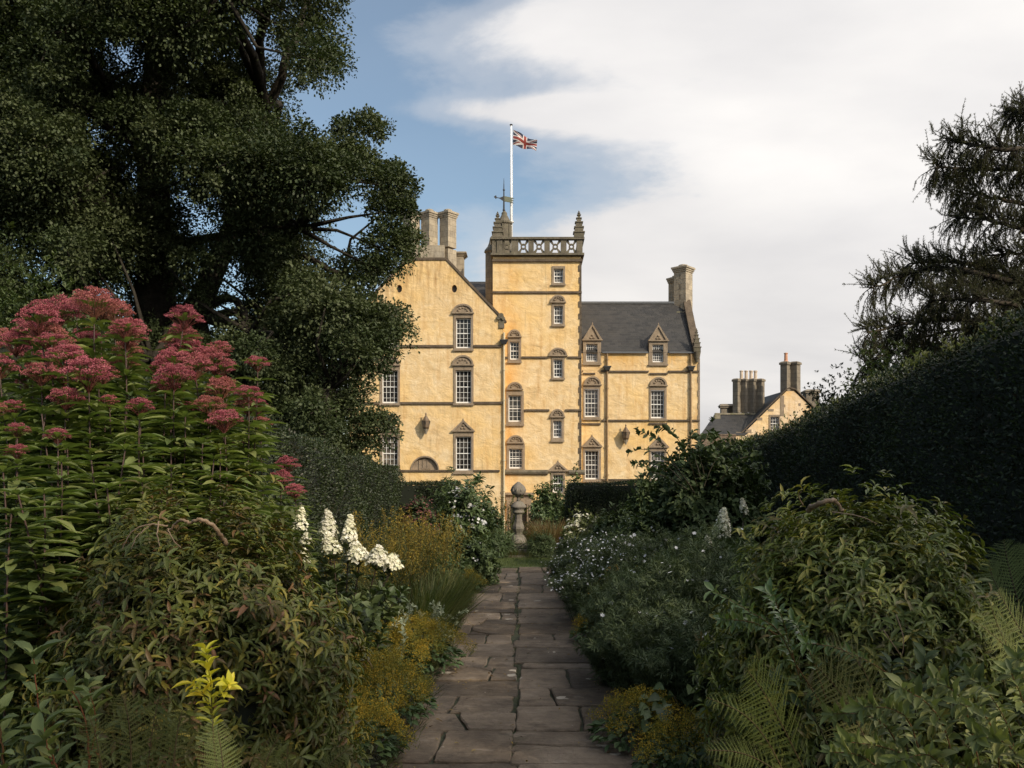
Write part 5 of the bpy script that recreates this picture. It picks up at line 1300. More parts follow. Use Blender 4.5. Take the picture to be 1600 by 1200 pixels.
def place_joe(px, py, w, Y, label, head=True, gi=None, group='pink Joe-Pye weed stems in the left border'):
    h = wz(py, Y) if py is not None else gi; x = wx(px, Y)
    i = int(rng.integers(3)); src = jv[i]
    t = copy_tree(src) if used_v[i] else src; used_v[i] = True
    s = h/2.4; t.location = (x, Y, 0); t.rotation_euler = (rng.normal()*.02, rng.normal()*.02, rng.random()*6.28)
    t.scale = (1, 1, 1); sc3 = .85+.25*s
    t.scale = (sc3, sc3, s)
    for ch in t.children:
        if ch.name.startswith('flower_head'):
            f = (w/F*Y)/.42/sc3; ch.scale = (f, f, f*.85*sc3/s)
    tag(t, label, 'flowering plant', group)
    return t
heads = [(167, 455, 80, 5.6, 'tallest pink Joe-Pye weed, at the peak of the clump'), (228, 478, 62, 5.8, 'tall pink Joe-Pye weed just right of the clump peak'), (95, 480, 74, 5.9, 'tall pink Joe-Pye weed just left of the clump peak'),
 (135, 492, 74, 5.4, ''), (178, 500, 66, 6.1, ''), (208, 514, 64, 5.5, ''), (28, 514, 80, 5.2, 'broad dusky pink Joe-Pye weed at the upper left edge'), (72, 510, 60, 6.0, ''), (110, 546, 66, 4.9, ''), (143, 566, 86, 4.7, 'full pink Joe-Pye weed head in the middle left of the clump'),
 (42, 562, 62, 5.0, ''), (80, 572, 60, 5.1, ''), (237, 545, 66, 5.4, ''), (291, 532, 72, 5.9, 'violet pink Joe-Pye weed standing against the dark oak gap'), (368, 548, 66, 5.9, 'tall rosy Joe-Pye weed at the right shoulder of the clump'), (346, 566, 62, 5.5, ''),
 (288, 576, 66, 5.1, ''), (330, 592, 62, 5.3, ''), (385, 572, 40, 6.1, ''), (108, 610, 58, 4.7, ''), (230, 628, 46, 4.5, 'small single Joe-Pye weed head low in the middle of the leaves'), (366, 622, 50, 5.4, ''), (328, 622, 54, 5.2, ''), (404, 628, 42, 5.8, ''),
 (370, 645, 60, 5.0, ''), (34, 664, 40, 4.0, 'left one of a low pair of Joe-Pye weed heads by the left edge'), (76, 672, 40, 4.0, 'right one of a low pair of Joe-Pye weed heads near the left edge'), (27, 698, 40, 3.9, 'lowest Joe-Pye weed head at the left edge, below the pair'), (0, 634, 44, 4.3, 'Joe-Pye weed head cut by the left edge of the photo'),
 (418, 687, 40, 6.3, 'small Joe-Pye weed right of the clump, against the hedge'), (461, 718, 44, 6.8, 'dark pink Joe-Pye weed in front of the left hedge'), (441, 741, 42, 6.4, ''), (388, 738, 42, 5.7, ''), (476, 760, 42, 6.6, 'lowest rightmost Joe-Pye weed above the white hydrangea'), (256, 505, 44, 6.3, ''), (300, 625, 36, 5.9, ''), (150, 520, 60, 6.2, ''), (-20, 500, 60, 5.6, '')]
_r = random.Random(5)
heads = [list(h) for h in heads]
for a, b, w in ((150, 475, 60), (190, 478, 60), (120, 470, 50), (165, 520, 56), (60, 530, 60), (15, 545, 56), (90, 525, 50), (210, 540, 50), (250, 524, 50), (240, 556, 50), (270, 560, 46), (205, 500, 50), (322, 566, 46), (385, 560, 40), (312, 605, 50), (350, 600, 50), (385, 605, 46), (170, 580, 50), (195, 555, 50), (5, 520, 54), (50, 590, 50), (125, 585, 44), (340, 640, 40), (385, 655, 38)):
    heads.append([a, b, w, 5.6+_r.uniform(-.5, .9), ''])
ORD = ['first', 'second', 'third', 'fourth', 'fifth', 'sixth', 'seventh', 'eighth', 'ninth', 'tenth', 'eleventh', 'twelfth', 'thirteenth', 'fourteenth', 'fifteenth', 'sixteenth', 'seventeenth', 'eighteenth', 'nineteenth', 'twentieth', 'twenty-first', 'twenty-second', 'twenty-third', 'twenty-fourth', 'twenty-fifth', 'twenty-sixth', 'twenty-seventh', 'twenty-eighth', 'twenty-ninth', 'thirtieth', 'thirty-first', 'thirty-second', 'thirty-third', 'thirty-fourth', 'thirty-fifth', 'thirty-sixth']
def tier(py): return 'upper' if py < 535 else 'middle' if py < 605 else 'lower'
heads += [[248, 590, 46, 5.3, ''], [60, 630, 36, 4.9, ''], [180, 620, 34, 4.9, ''], [425, 655, 34, 6.2, ''], [300, 520, 46, 6.2, ''], [335, 535, 46, 6.3, '']]
for (px, py, w, Y, lab) in heads:
    row = sorted((h[0], h[1]) for h in heads if tier(h[1]) == tier(py))
    place_joe(px-4, py+w*.26, w*.94, Y, lab or 'pink Joe-Pye weed, %s from the left in the %s tier of flower heads' % (ORD[row.index((px, py))], tier(py)))
# leafy stems in front without open flowers
lst = [(20, 735, 3.7), (90, 720, 3.8), (150, 700, 4.0), (200, 716, 4.0), (262, 706, 4.2), (310, 715, 4.4), (350, 700, 4.6), (60, 770, 3.5), (125, 765, 3.6), (185, 760, 3.9), (240, 752, 4.1), (300, 765, 4.3), (352, 775, 4.6), (-10, 690, 3.9), (400, 815, 5.0), (0, 800, 3.4),
 (45, 640, 4.6), (120, 645, 4.6), (170, 640, 4.8), (215, 665, 4.7), (275, 650, 5.0), (320, 665, 5.2), (365, 690, 5.4), (100, 700, 4.2), (235, 690, 4.5), (290, 690, 4.8), (145, 610, 5.2), (60, 605, 5.3)]
lst.sort()
for k_, (px, py, Y) in enumerate(lst):
    t = place_joe(px, py, 10, Y, 'leafy green stem without flowers below the pink heads, %s from the left' % ORD[k_], group='leafy green stems below the pink flowers')
    for ch in list(t.children):
        if ch.name.startswith('flower_head'):
            if ch.data.users > 1 or True: bpy.data.objects.remove(ch)
for i, u in enumerate(used_v):
    if not u:
        for ch in list(jv[i].children): bpy.data.objects.remove(ch)
        bpy.data.objects.remove(jv[i])

# ---- the two big leafy mounds in the foreground
mo = mound('peony_mound', wx(300, 3.4), 3.45, .56, .52, 1.44, T_LANCE2, .043, 9500, 5, 'mound_leaf', 'dark bronze and green leafy mound in the left foreground under the pink flowers', lump=.16, droop=.35, spread=1.0)
def vine(parent, lines, rads, mat='bark_tan', name='vine_stem'):
    for ln, r in zip(lines, rads):
        m = MB(); P = smooth_pts(ln, 7, r*.3); m.tube(P, list(np.linspace(r, r*.5, len(P))), 8); m.build(name, M[mat], parent, smooth=True)
Yv = 3.0
vine(mo, [[W(352, 850, 3.05), W(338, 826, 3.0), W(318, 812, 2.98), W(298, 816, 3.0), W(280, 813, 3.02), W(262, 830, 3.06)], [W(262, 822, 3.0), W(230, 820, 2.98), W(205, 832, 2.96), W(190, 860, 2.95)], [W(248, 815, 3.0), W(246, 835, 2.97), W(250, 855, 2.96)], [W(262, 826, 3.0), W(270, 842, 2.97), W(282, 856, 2.95)], [W(236, 820, 3.0), W(214, 838, 2.95), W(205, 858, 2.93)]], [.008, .003, .003, .0025, .0025])
mr = mound('clematis_mound', wx(1345, 4.4), 4.4, .66, .62, 1.43, T_LANCE2, .050, 8500, 5, 'moundr_leaf', 'domed green leafy mound in the right foreground before the dark hedge', lump=.13, droop=.35, spread=1.0)
vine(mr, [[W(1262, 800, 4.1), W(1280, 786, 4.0), W(1304, 784, 3.98), W(1316, 800, 4.0)], [W(1255, 790, 4.0), W(1248, 775, 3.98), W(1252, 768, 3.96)], [W(1300, 800, 3.95), W(1340, 806, 3.9), W(1370, 818, 3.9)], [W(1400, 960, 3.7), W(1412, 1000, 3.68), W(1405, 1040, 3.7)], [W(1380, 985, 3.65), W(1408, 1025, 3.65)]], [.013, .003, .003, .003, .0025])

# ---- generic stem plants
def stem_plant(lb, base, nst, H, lean, tmpl, size, per, nl=2, r=.004, up=.5, tipsp=3, start=.15, droop=.1, bendout=.5, rnd=None, spread=1.0, wander=.04):
    tips = []
    for i in range(nst):
        a = rng.random()*6.28; L = lean*math.sqrt(rng.random()); h = H*rng.uniform(.7, 1.05)
        b0 = np.array(base)+np.array([math.cos(a), math.sin(a), 0])*L*.35
        pts = [b0+np.array([math.cos(a)*L*bendout*t*t, math.sin(a)*L*bendout*t*t, h*t])+rng.normal(size=3)*wander*t*np.array([1, 1, .2]) for t in np.linspace(0, 1, 7)]
        lb.tube(pts, r, r*.4, 4); pts = np.array(pts)
        ts = np.linspace(start, .98, per); P = np.stack([np.interp(ts, np.linspace(0, 1, 7), pts[:, k]) for k in range(3)], 1)
        A = norm(np.gradient(P, axis=0)+1e-6)
        sprigs(lb, tmpl, P, A, nl, size, spread, .2, droop=droop, rnd=rnd)
        sprigs(lb, tmpl, pts[-1:], A[-1:], tipsp, size*.7, .6, .4, rnd=None if rnd is None else np.array([rnd[0]]))
        tips.append(pts[-1])
    return np.array(tips)
# white panicle hydrangeas
def hydrangea(px, Y, heads, label, nst=9, H=1.0, lean=.5):
    x = wx(px, Y); t = empty('hydrangea', (x, Y, 0), label, 'flowering shrub')
    l = LB(); stem_plant(l, (x, Y, 0), nst, H, lean, T_OVAL, .078, 18, 4, .006, droop=.2)
    for (a, b, w, h, tilt) in heads:
        p = np.array(W(a, b+h/2, Y+tilt)); root = np.array([x+(p[0]-x)*.3, Y, 0])
        pts = [root, (root+p)/2+[0, 0, .15], p]; l.tube(smooth_pts(pts, 4), .007, .004, 4)
        q = np.array(smooth_pts(pts, 4)[3:]); sprigs(l, T_OVAL, q, np.tile([0, 0, 1.], (len(q), 1)), 5, .075, 1.0, .3, droop=.2)
    l.build('foliage', M['hyd_leaf'], t)
    for (a, b, w, h, tilt) in heads:
        p = np.array(W(a, b+h/2, Y+tilt)); hh = h/F*Y; ww = w/F*Y*.5; n = int(90+2600*ww*hh*6)
        u = rng.random(n)**.8; th = rng.random(n)*6.28; rr = ww*(1-u*.82)*np.where(u < .1, .75, 1)*(.75+.35*rng.random(n))
        ax = norm(np.array([rng.normal()*.18, rng.normal()*.1, 1.0])); D = np.stack([np.cos(th), np.sin(th), .35+u], 1)
        P = p+ax*(u*hh)[:, None]+np.stack([np.cos(th)*rr, np.sin(th)*rr, rng.normal(size=n)*.008], 1)
        f = LB(); f.add(T_FLOR, P, norm(D+rng.normal(size=D.shape)*.3), rdir(n), rng.uniform(.011, .019, n), rng.random(n))
        f.build('flower_head', M['hyd_flower'], t)
Y = 6.3
hydrangea(535, Y, [(469, 810, 28, 34, .2), (513, 818, 34, 38, 0), (545, 826, 28, 40, .1), (521, 848, 36, 30, -.1), (562, 862, 46, 26, 0), (590, 868, 48, 26, -.1), (612, 878, 40, 20, 0), (479, 842, 22, 16, 0), (477, 870, 20, 18, -.1)], 'white panicle hydrangea beside the path on the left', 16, .98, .62)
hydrangea(1130, 8.0, [(1127, 817, 32, 44, 0), (1163, 790, 14, 22, .3), (1103, 852, 22, 24, -.2)], 'white panicle hydrangea in the right border before the dark hedge', 10, .95, .5)
hydrangea(1060, 8.6, [(1052, 893, 40, 24, 0), (1040, 905, 20, 16, -.1)], 'low cream flowered hydrangea in the middle of the right border', 4, .45, .25)

# alchemilla: golden froth over round leaves
def alchemilla(px, py, Y, r, h, label, fl=1.0):
    x = wx(px, Y); t = empty('lady_mantle', (x, Y, 0), label, 'flowering plant', 'golden green frothy mounds edging the path')
    l = LB(); n = int(340*r/.3); a = rng.random(n)*6.28; q = np.sqrt(rng.random(n))*r*1.0
    P = np.stack([x+q*np.cos(a), Y+q*np.sin(a), h*.62*(1-(q/r)**2*.55)*rng.uniform(.5, 1, n)], 1)
    l.add(T_OVAL, P, np.stack([np.cos(a), np.sin(a), rng.normal(size=n)*.3], 1), np.tile([0, 0, 1.], (n, 1))+rng.normal(size=(n, 3))*.3, .06)
    l.build('foliage', M['alch_leaf'], t)
    l = LB(); m_ = int(115*(r/.3)**2*fl)
    a = rng.random(m_)*6.28; q = np.sqrt(rng.random(m_))*r
    lob = 1+.22*np.sin(a*3+px)+.15*np.sin(a*5+Y*7)
    C_ = np.stack([x+q*lob*np.cos(a), Y+q*lob*np.sin(a), h*(1-(q/r)**2*.62)*(.85+.25*rng.random(m_))], 1)
    for c, aa in zip(C_, a): l.tube([[x+(c[0]-x)*.6, Y+(c[1]-Y)*.6, .02], c], .0015, .001, 3)
    k = 105; Cn = np.repeat(C_, k, 0); D = rdir(len(Cn))
    P = Cn+D*np.array([.055, .055, .045])*(rng.random((len(Cn), 1))**.5)
    l.add(T_PETAL, P, D, rdir(len(P)), rng.uniform(.005, .011, len(P)), np.clip(np.repeat(rng.random(m_), k)*.6+rng.random(len(P))*.4, 0, 1))
    l.build('flower_head', M['alch_flower'], t); return t
alchemilla(655, 1035, 7.3, 0.34, .46, 'orange tinged golden mound bulging over the left path edge')
alchemilla(612, 1030, 7.0, 0.28, .44, 'greener golden mound behind the orange tinged one, left of the path')
alchemilla(590, 1110, 5.8, 0.34, .42, 'golden mound in the middle of the left path edge')
alchemilla(560, 1080, 6.3, 0.25, .45, 'upright golden mound against the leafy left border', 1.2)
alchemilla(548, 1180, 5.0, 0.28, .36, 'nearest golden green mound at the left path edge')
alchemilla(732, 893, 12.2, .20, .30, 'small yellow green mound far down the left path edge')
alchemilla(932, 1000, 8.5, .22, .34, 'golden mound halfway along the right path edge', 1.0)
alchemilla(1000, 1160, 5.3, .28, .30, 'nearest brownish golden mound at the right path edge', .8)
alchemilla(1065, 1185, 4.7, .22, .34, 'dim golden mound beside the ferns on the right', .7)

# silver artemisia
def silver(px, Y, H, nst, label, group='silver leaved spikes edging the left path'):
    x = wx(px, Y); l = LB(); stem_plant(l, (x, Y, 0), nst, H, .22, T_CARD, .035, 16, 4, .003)
    o = l.build('silver_artemisia', M['silver_leaf'], None, (x, Y, 0)); tag(o, label, 'plant', group)
silver(608, 6.9, .52, 5, 'silver leaved spikes between the hydrangea and the golden mounds'); silver(652, 7.5, .60, 9, 'thickest silver leaved clump behind the golden mounds'); silver(683, 8.0, .50, 6, 'silver clump right of the thickest one'); silver(700, 8.3, .36, 5, 'low silver spikes leaning over the left path edge')
# goldenrod and tall grasses
def goldenrod(px, Y, H, nst, label, rad=.35, group='seeding goldenrod along the left border'):
    x = wx(px, Y); t = empty('goldenrod', (x, Y, 0), label, 'flowering plant', group); l = LB()
    tips = []
    for i in range(nst):
        a = rng.random()*6.28; q = rad*math.sqrt(rng.random()); b = np.array([x+q*math.cos(a), Y+q*math.sin(a), 0]); h = H*rng.uniform(.72, 1.05)
        d = norm(np.array([math.cos(a)*.12+rng.normal()*.05, math.sin(a)*.12, 1])); pts = [b+d*h*s for s in (0, .5, 1)]; l.tube(pts, .003, .0015, 3)
        k = 16; ts = np.linspace(.1, .8, k)[:, None]; P = b+d*h*ts; sprigs(l, T_BLADE, P, np.tile(d, (k, 1)), 2, .13, .5, .1, droop=-.3)
        tips.append((b, d, h))
    l.build('foliage', M['gold_leaf'], t); f = LB()
    for b, d, h in tips:
        n = 70; s = .72+.3*rng.random(n); w = .035*(1.05-s)/.3+.008; P = b+d*(h*s)[:, None]+rng.normal(size=(n, 3))*w[:, None]*np.array([1, 1, .3])
        f.add(T_PETAL, P, norm(rng.normal(size=(n, 3))+[0, 0, .6]), rdir(n), rng.uniform(.010, .022, n))
    f.build('flower_head', M['gold_flower'], t)
for px, Y_, H, n_, lab in ((585, 8.6, .98, 34, 'goldenrod clump behind the white hydrangea'), (628, 9.2, 1.05, 40, 'goldenrod clump right of the hydrangea'), (668, 10.0, 1.0, 36, 'goldenrod clump leaning towards the path'), (605, 10.8, 1.15, 34, 'goldenrod at the foot of the left hedge'), (655, 12, 1.1, 30, 'farther goldenrod at the end of the left hedge'), (690, 13.5, .9, 24, 'farthest goldenrod on the left beside the white flowered shrub')):
    goldenrod(px, Y_, H, n_, lab)
def grass_tuft(px, Y, H, n, label, mat='reed', rad=.28, name='ornamental_grass', zb=0.0, group=None):
    x = wx(px, Y); a = rng.random(n)*6.28; q = rad*.5*np.sqrt(rng.random(n)); l = LB()
    P = np.stack([x+q*np.cos(a), Y+q*np.sin(a), np.full(n, zb)], 1); A = np.stack([np.cos(a)*.35, np.sin(a)*.35, np.ones(n)], 1)+rng.normal(size=(n, 3))*.13
    l.add(leaf_tmpl(.012, .2, .25, 5), P, A, np.stack([-np.cos(a), -np.sin(a), np.full(n, .3)], 1)+0, H*rng.uniform(.6, 1.1, n))
    o = l.build(name, M[mat], None, (x, Y, zb)); tag(o, label, 'grass', group); return o
grass_tuft(668, 8.9, .70, 756, 'tall green grass tuft leaning over the left path edge', rad=.5, group='tall grasses')
grass_tuft(640, 8.2, .72, 684, 'tall green grass tuft behind the silver spikes', rad=.5, group='tall grasses')
grass_tuft(695, 10.2, .62, 576, 'yellowing grass tuft at the left path edge beyond the goldenrod', 'reed', .4, group='tall grasses')
grass_tuft(762, 17.9, .55, 756, 'pale misty grass left of the stone pedestal', 'reed', .9, group='tall grasses')
grass_tuft(785, 18.1, .42, 576, 'low grass at the left foot of the pedestal steps', 'reed', .7, group='tall grasses')
grass_tuft(838, 17.6, .40, 576, 'low grass at the right foot of the pedestal steps', 'reed', .7, group='tall grasses')
grass_tuft(862, 17.8, .78, 864, 'bronze tinted grass fountain right of the pedestal', 'bronze', .55, group='tall grasses')
grass_tuft(722, 18.3, .62, 756, 'grey green grass under the white flowered shrub', 'reed', .9, group='tall grasses')
grass_tuft(822, 16.95, .22, 420, 'short green tuft before the right side of the pedestal steps', 'reed', .5, group='tall grasses')
grass_tuft(792, 17.05, .26, 420, 'short tuft before the left side of the pedestal steps', 'reed', .5, group='tall grasses')
grass_tuft(800, 17.1, .20, 468, 'dry brown tuft directly in front of the pedestal steps', 'bronze', .6, group='tall grasses')

# shrubs in the middle and far distance
def shrub(px, Y, w, top, label, mat='mid_shrub', tmpl=T_OVAL, size=.06, n=1500, nl=4, flowers=None, fcol=None, fs=.02, name='shrub', group=None, lump=.2, cat='shrub', core=True, zb=None, droop=.1):
    x = wx(px, Y); r = w/2/F*Y; zb = ground_z(x, Y) if zb is None else zb; h = wz(top, Y)-zb
    o = mound(name, x, Y, r, r*.8, h, tmpl, size, n, nl, mat, label, cat, group, zb, lump, droop=droop, core=core)
    if flowers:
        D = rdir(flowers); D[:, 2] = np.abs(D[:, 2])*1.1; D = norm(D); D[:, 1] = np.where(rng.random(flowers) < .6, -np.abs(D[:, 1]), D[:, 1])
        P = np.array([x, Y, zb+h*.42])+D*np.array([r, r*.8, h*.6])*(1+rng.normal(size=(flowers, 1))*.08)
        l = LB(); k = 3 if fs < .03 else 5; P = np.repeat(P, k, 0)+rng.normal(size=(flowers*k, 3))*fs*.9
        Dn = np.repeat(D, k, 0); l.add(T_DAISY, P, norm(Dn+[0, -.2, .5]+rng.normal(size=Dn.shape)*.3), rdir(len(P)), fs*rng.uniform(.6, 1.1, len(P)))
        l.build('blossom', M[fcol or 'aster_flower'], o)
    return o
shrub(722, 17.9, 78, 762, 'loose shrub dotted with white flowers in front of the left gable', size=.11, tmpl=T_LANCE, n=900, flowers=26, fs=.035, lump=.35, core=False)
o = empty('buddleia', (wx(727, 18.2), 18.2, 0), 'tall arching leafy stems rising from the white flowered shrub', 'shrub'); l = LB(); stem_plant(l, (wx(722, 18.2), 18.2, .2), 16, 1.28, .8, T_LANCE, .13, 14, 3, .006); l.build('foliage', M['mid_shrub'], o)
shrub(762, 19.5, 44, 792, 'small round dark bush between the white flowered shrub and the drainpipe', 'dark_shrub', size=.05, n=1200)
shrub(655, 17.2, 60, 783, 'dusky pink flowering plant before the left crossing hedge', 'dark_shrub', size=.06, n=900, flowers=170, fcol='mauve', fs=.026, cat='flowering plant')
shrub(735, 13.0, 74, 846, 'dark rounded shrub at the far left path edge', 'dark_shrub', size=.05, n=1700, flowers=10)
shrub(757, 13.6, 30, 868, 'white speckled low plant leaning on the path by the dark shrub', 'silver_leaf', size=.03, n=500, flowers=24, fs=.016)
shrub(690, 11.4, 60, 866, 'low green shrub between goldenrod and path', 'mid_shrub', size=.05, n=900)
o = empty('birch_sapling', (wx(785, 26), 26, ground_z(0, 26)), 'thin yellow leaved sapling beside the drainpipe', 'shrub'); l = LB(); stem_plant(l, (wx(784, 26), 26, ground_z(0, 26)), 16, wz(772, 26)-ground_z(0, 26), .9, T_OVAL, .075, 26, 2, .008); l.build('foliage', M['gold_leaf'], o)
shrub(857, 44, 60, 766, 'dense climbing shrub trained beside the castle doorway', 'mid_shrub', size=.14, n=3200, nl=4, lump=.25, name='climbing_shrub')
shrub(899, 44, 30, 747, 'smaller climbing shrub on the tower corner above the hedge', 'mid_shrub', size=.13, n=1500, lump=.2, name='climbing_shrub')
shrub(884, 40, 40, 790, 'green bush below the narrow ground floor window', 'dark_shrub', size=.12, n=1400, lump=.25)
shrub(912, 15.2, 64, 808, 'pale green flowered shrub before the right crossing hedge', 'hedge_grass', size=.05, n=700, flowers=40, fcol='hyd_flower', fs=.03, lump=.4, core=False)
shrub(888, 15.8, 26, 836, 'lilac phlox at the far right path edge', 'mid_shrub', size=.05, n=350, flowers=24, fcol='phlox_flower', fs=.03, cat='flowering plant')
shrub(905, 13.4, 70, 850, 'dark green bush behind the white flowers at the right path edge', 'dark_shrub', size=.05, n=1500, flowers=14)
shrub(965, 13.2, 90, 808, 'dark bush in the right border under the crossing hedge', 'dark_shrub', size=.06, n=2000)
shrub(1010, 11.5, 100, 815, 'deep green bush in the middle of the right border', 'dark_shrub', size=.06, n=2200, flowers=6)
shrub(1105, 11.6, 170, 705, 'tall dark rose bush against the right hedge', 'dark_shrub', size=.085, n=3600, lump=.22, name='rose_bush')
shrub(1020, 14.6, 90, 752, 'dark shrub with a few dull red leaves beside the crossing hedge', 'dark_shrub', size=.07, n=1900, lump=.2)
shrub(1300, 16, 90, 612, 'bushy tree top showing over the right hedge under the larch', 'yew_leaf', T_CARD, .06, 3800, 5, lump=.25, name='holly_bush')
shrub(1395, 13, 160, 560, 'ivy clad bush rising over the right hedge', 'yew_bright', T_CARD, .055, 4500, 5, lump=.2, name='ivy_bush')
shrub(781, 17.0, 34, 836, 'low misty green plant left of the pedestal steps', 'mid_shrub', T_FINE, size=.09, n=700, core=False, lump=.3)
shrub(846, 16.95, 34, 838, 'low dark green plant right of the pedestal steps', 'dark_shrub', T_FINE, size=.09, n=700, core=False, lump=.3)
# bare arching rose shoots against the castle
def shoot(lb, pts, r, tmpl, size, per, nl=2, droop=0.1):
    P = np.array(smooth_pts(pts, 6, r*.3)); lb.tube(P, r, r*.35, 4); m_ = len(P); i = np.linspace(m_*.25, m_-1, per); 
    Q = np.stack([np.interp(i, np.arange(m_), P[:, k]) for k in range(3)], 1); A = norm(np.gradient(Q, axis=0)+1e-6); sprigs(lb, tmpl, Q, A, nl, size, 1.0, .2, droop=droop)
Yr_ = 10.8; l = LB(); o = empty('rose_shoots', (wx(1075, Yr_), Yr_, 0), 'long leafy rose shoots reaching up in front of the right wing windows', 'climbing rose')
for pl in ([(1085, 770), (1060, 735), (1030, 712), (1005, 702), (985, 706)], [(1080, 760), (1050, 720), (1030, 690), (1010, 678), (995, 672)], [(1090, 760), (1075, 715), (1062, 690), (1045, 672), (1030, 668)], [(1075, 765), (1040, 745), (1015, 738), (990, 750)], [(1095, 750), (1085, 712), (1075, 690), (1082, 676)], [(1100, 740), (1092, 705), (1096, 684)], [(1065, 750), (1040, 728), (1012, 722), (992, 724)], [(1100, 760), (1120, 715), (1150, 690)], [(1120, 760), (1150, 720), (1185, 712)]):
    shoot(l, [W(a, b, Yr_+rng.normal()*.15) for a, b in pl], .007, T_OVAL, .075, 11, 2)
l.build('foliage', M['dark_shrub'], o)

# asters and cosmos like fine foliage on the right
def asters(px, Y, H, rad, label, nst=60, nfl=60, mat='aster_leaf', fl='aster_flower', fs=.014, group='white flowered asters in the right border', name='aster_plant', k=1):
    x = wx(px, Y); t = empty(name, (x, Y, 0), label, 'flowering plant', group); l = LB(); tips = []
    for i in range(nst):
        a = rng.random()*6.28; q = rad*math.sqrt(rng.random()); b = np.array([x+q*.5*math.cos(a), Y+q*.5*math.sin(a), 0]); e = np.array([x+q*math.cos(a)*1.1, Y+q*math.sin(a)*1.1, H*(1.05-.35*(q/rad)**2)*rng.uniform(.8, 1.05)])
        mdl = (b+e)/2+[0, 0, .08]; P = np.array(smooth_pts([b, mdl, e], 5)); l.tube(P, .003, .001, 3)
        Q = np.repeat(P[2:], 2, 0); Q = Q+rng.normal(size=Q.shape)*.02; A = np.tile(norm(e-b), (len(Q), 1))+rng.normal(size=Q.shape)*.6
        sprigs(l, T_FINE, Q, A, 9, .050, .9, .5); tips.append(e)
    l.build('foliage', M[mat], t)
    if nfl:
        tips = np.array(tips); P = tips[rng.integers(len(tips), size=nfl)]+rng.normal(size=(nfl, 3))*np.array([.05, .05, .04]); P = np.repeat(P, k, 0)+(rng.normal(size=(nfl*k, 3))*.012 if k > 1 else 0)
        f = LB(); f.add(T_DAISY, P, np.tile([0, -.35, .8], (len(P), 1))+rng.normal(size=(len(P), 3))*.35, rdir(len(P)), fs*rng.uniform(.7, 1.2, len(P))); f.build('blossom', M[fl], t)
W_ = 'white dotted aster clump '
for px, Y_, H, rad, n_, lab in ((905, 11.2, .62, .42, 170, W_+'nearest the far end of the right path edge'), (945, 10.6, .85, .45, 240, W_+'at the centre of the right border'), (925, 9.6, .62, .42, 240, W_+'thick with flowers halfway along the right path edge'), (975, 9.8, .85, .42, 90, W_+'behind the flower thick one on the right'), (990, 12, .95, .5, 90, W_+'farther back in the right border'), (905, 12.6, .7, .35, 60, W_+'beside the lawn on the right')):
    asters(px, Y_, H, rad, lab, 85, int(n_*1.1))
D_ = 'dark feathery plant with few pale flowers '
for px, Y_, H, rad, n_, lab in ((985, 7.6, .72, .42, 12, D_+'right of the path beyond the golden mound'), (1040, 7.0, .9, .5, 10, D_+'in the thick of the right border'), (1090, 6.6, 1.0, .5, 8, D_+'before the right hydrangea'), (1010, 6.4, .62, .4, 16, D_+'spilling towards the path on the right'), (1075, 5.8, .75, .42, 12, D_+'behind the large round leaves'), (1040, 8.6, 1.0, .5, 10, D_+'under the cream hydrangea'), (1120, 7.4, 1.12, .5, 4, D_+'beside the right leafy mound'), (965, 6.8, .38, .25, 10, D_+'lowest at the right path edge')):
    asters(px, Y_, H, rad, lab, 120, n_*2, fs=.018, group='dark feathery plants in the right border', name='feathery_plant')
asters(1000, 8.9, .82, .30, 'yellow and orange flowered clump in the right border', 45, 26, fl='orange_flower', fs=.018, group=None, name='rudbeckia', k=3, mat='gold_leaf')
asters(958, 9.0, .52, .26, 'yellow green flowered clump by the right path edge', 45, 30, fl='orange_flower', fs=.009, group=None, name='tickseed', k=1, mat='gold_leaf')
# round leaved plant on the right
x, Y_ = wx(1070, 5.2), 5.2; t = empty('round_leaved_plant', (x, Y_, 0), 'low plant with large crinkled round leaves by the right ferns', 'plant'); l = LB(); n = 46; a = rng.random(n)*6.28; q = .28*np.sqrt(rng.random(n))
P = np.stack([x+q*np.cos(a), Y_+q*np.sin(a), .30-.3*q+rng.normal(size=n)*.03], 1)
for p in P[:20]: l.tube([[x, Y_, 0], (np.array([x, Y_, .1])+p)/2+[0, 0, .03], p], .003, .002, 3)
l.add(leaf_tmpl(.95, .45, .25, 4), P, np.stack([np.cos(a), np.sin(a)-.4, rng.normal(size=n)*.2], 1), np.tile([0, -.5, 1.], (n, 1))+rng.normal(size=(n, 3))*.2, .085*rng.uniform(.7, 1.2, n)); l.build('foliage', M['dark_shrub'], t)
x, Y_ = wx(560, 6.4), 6.4

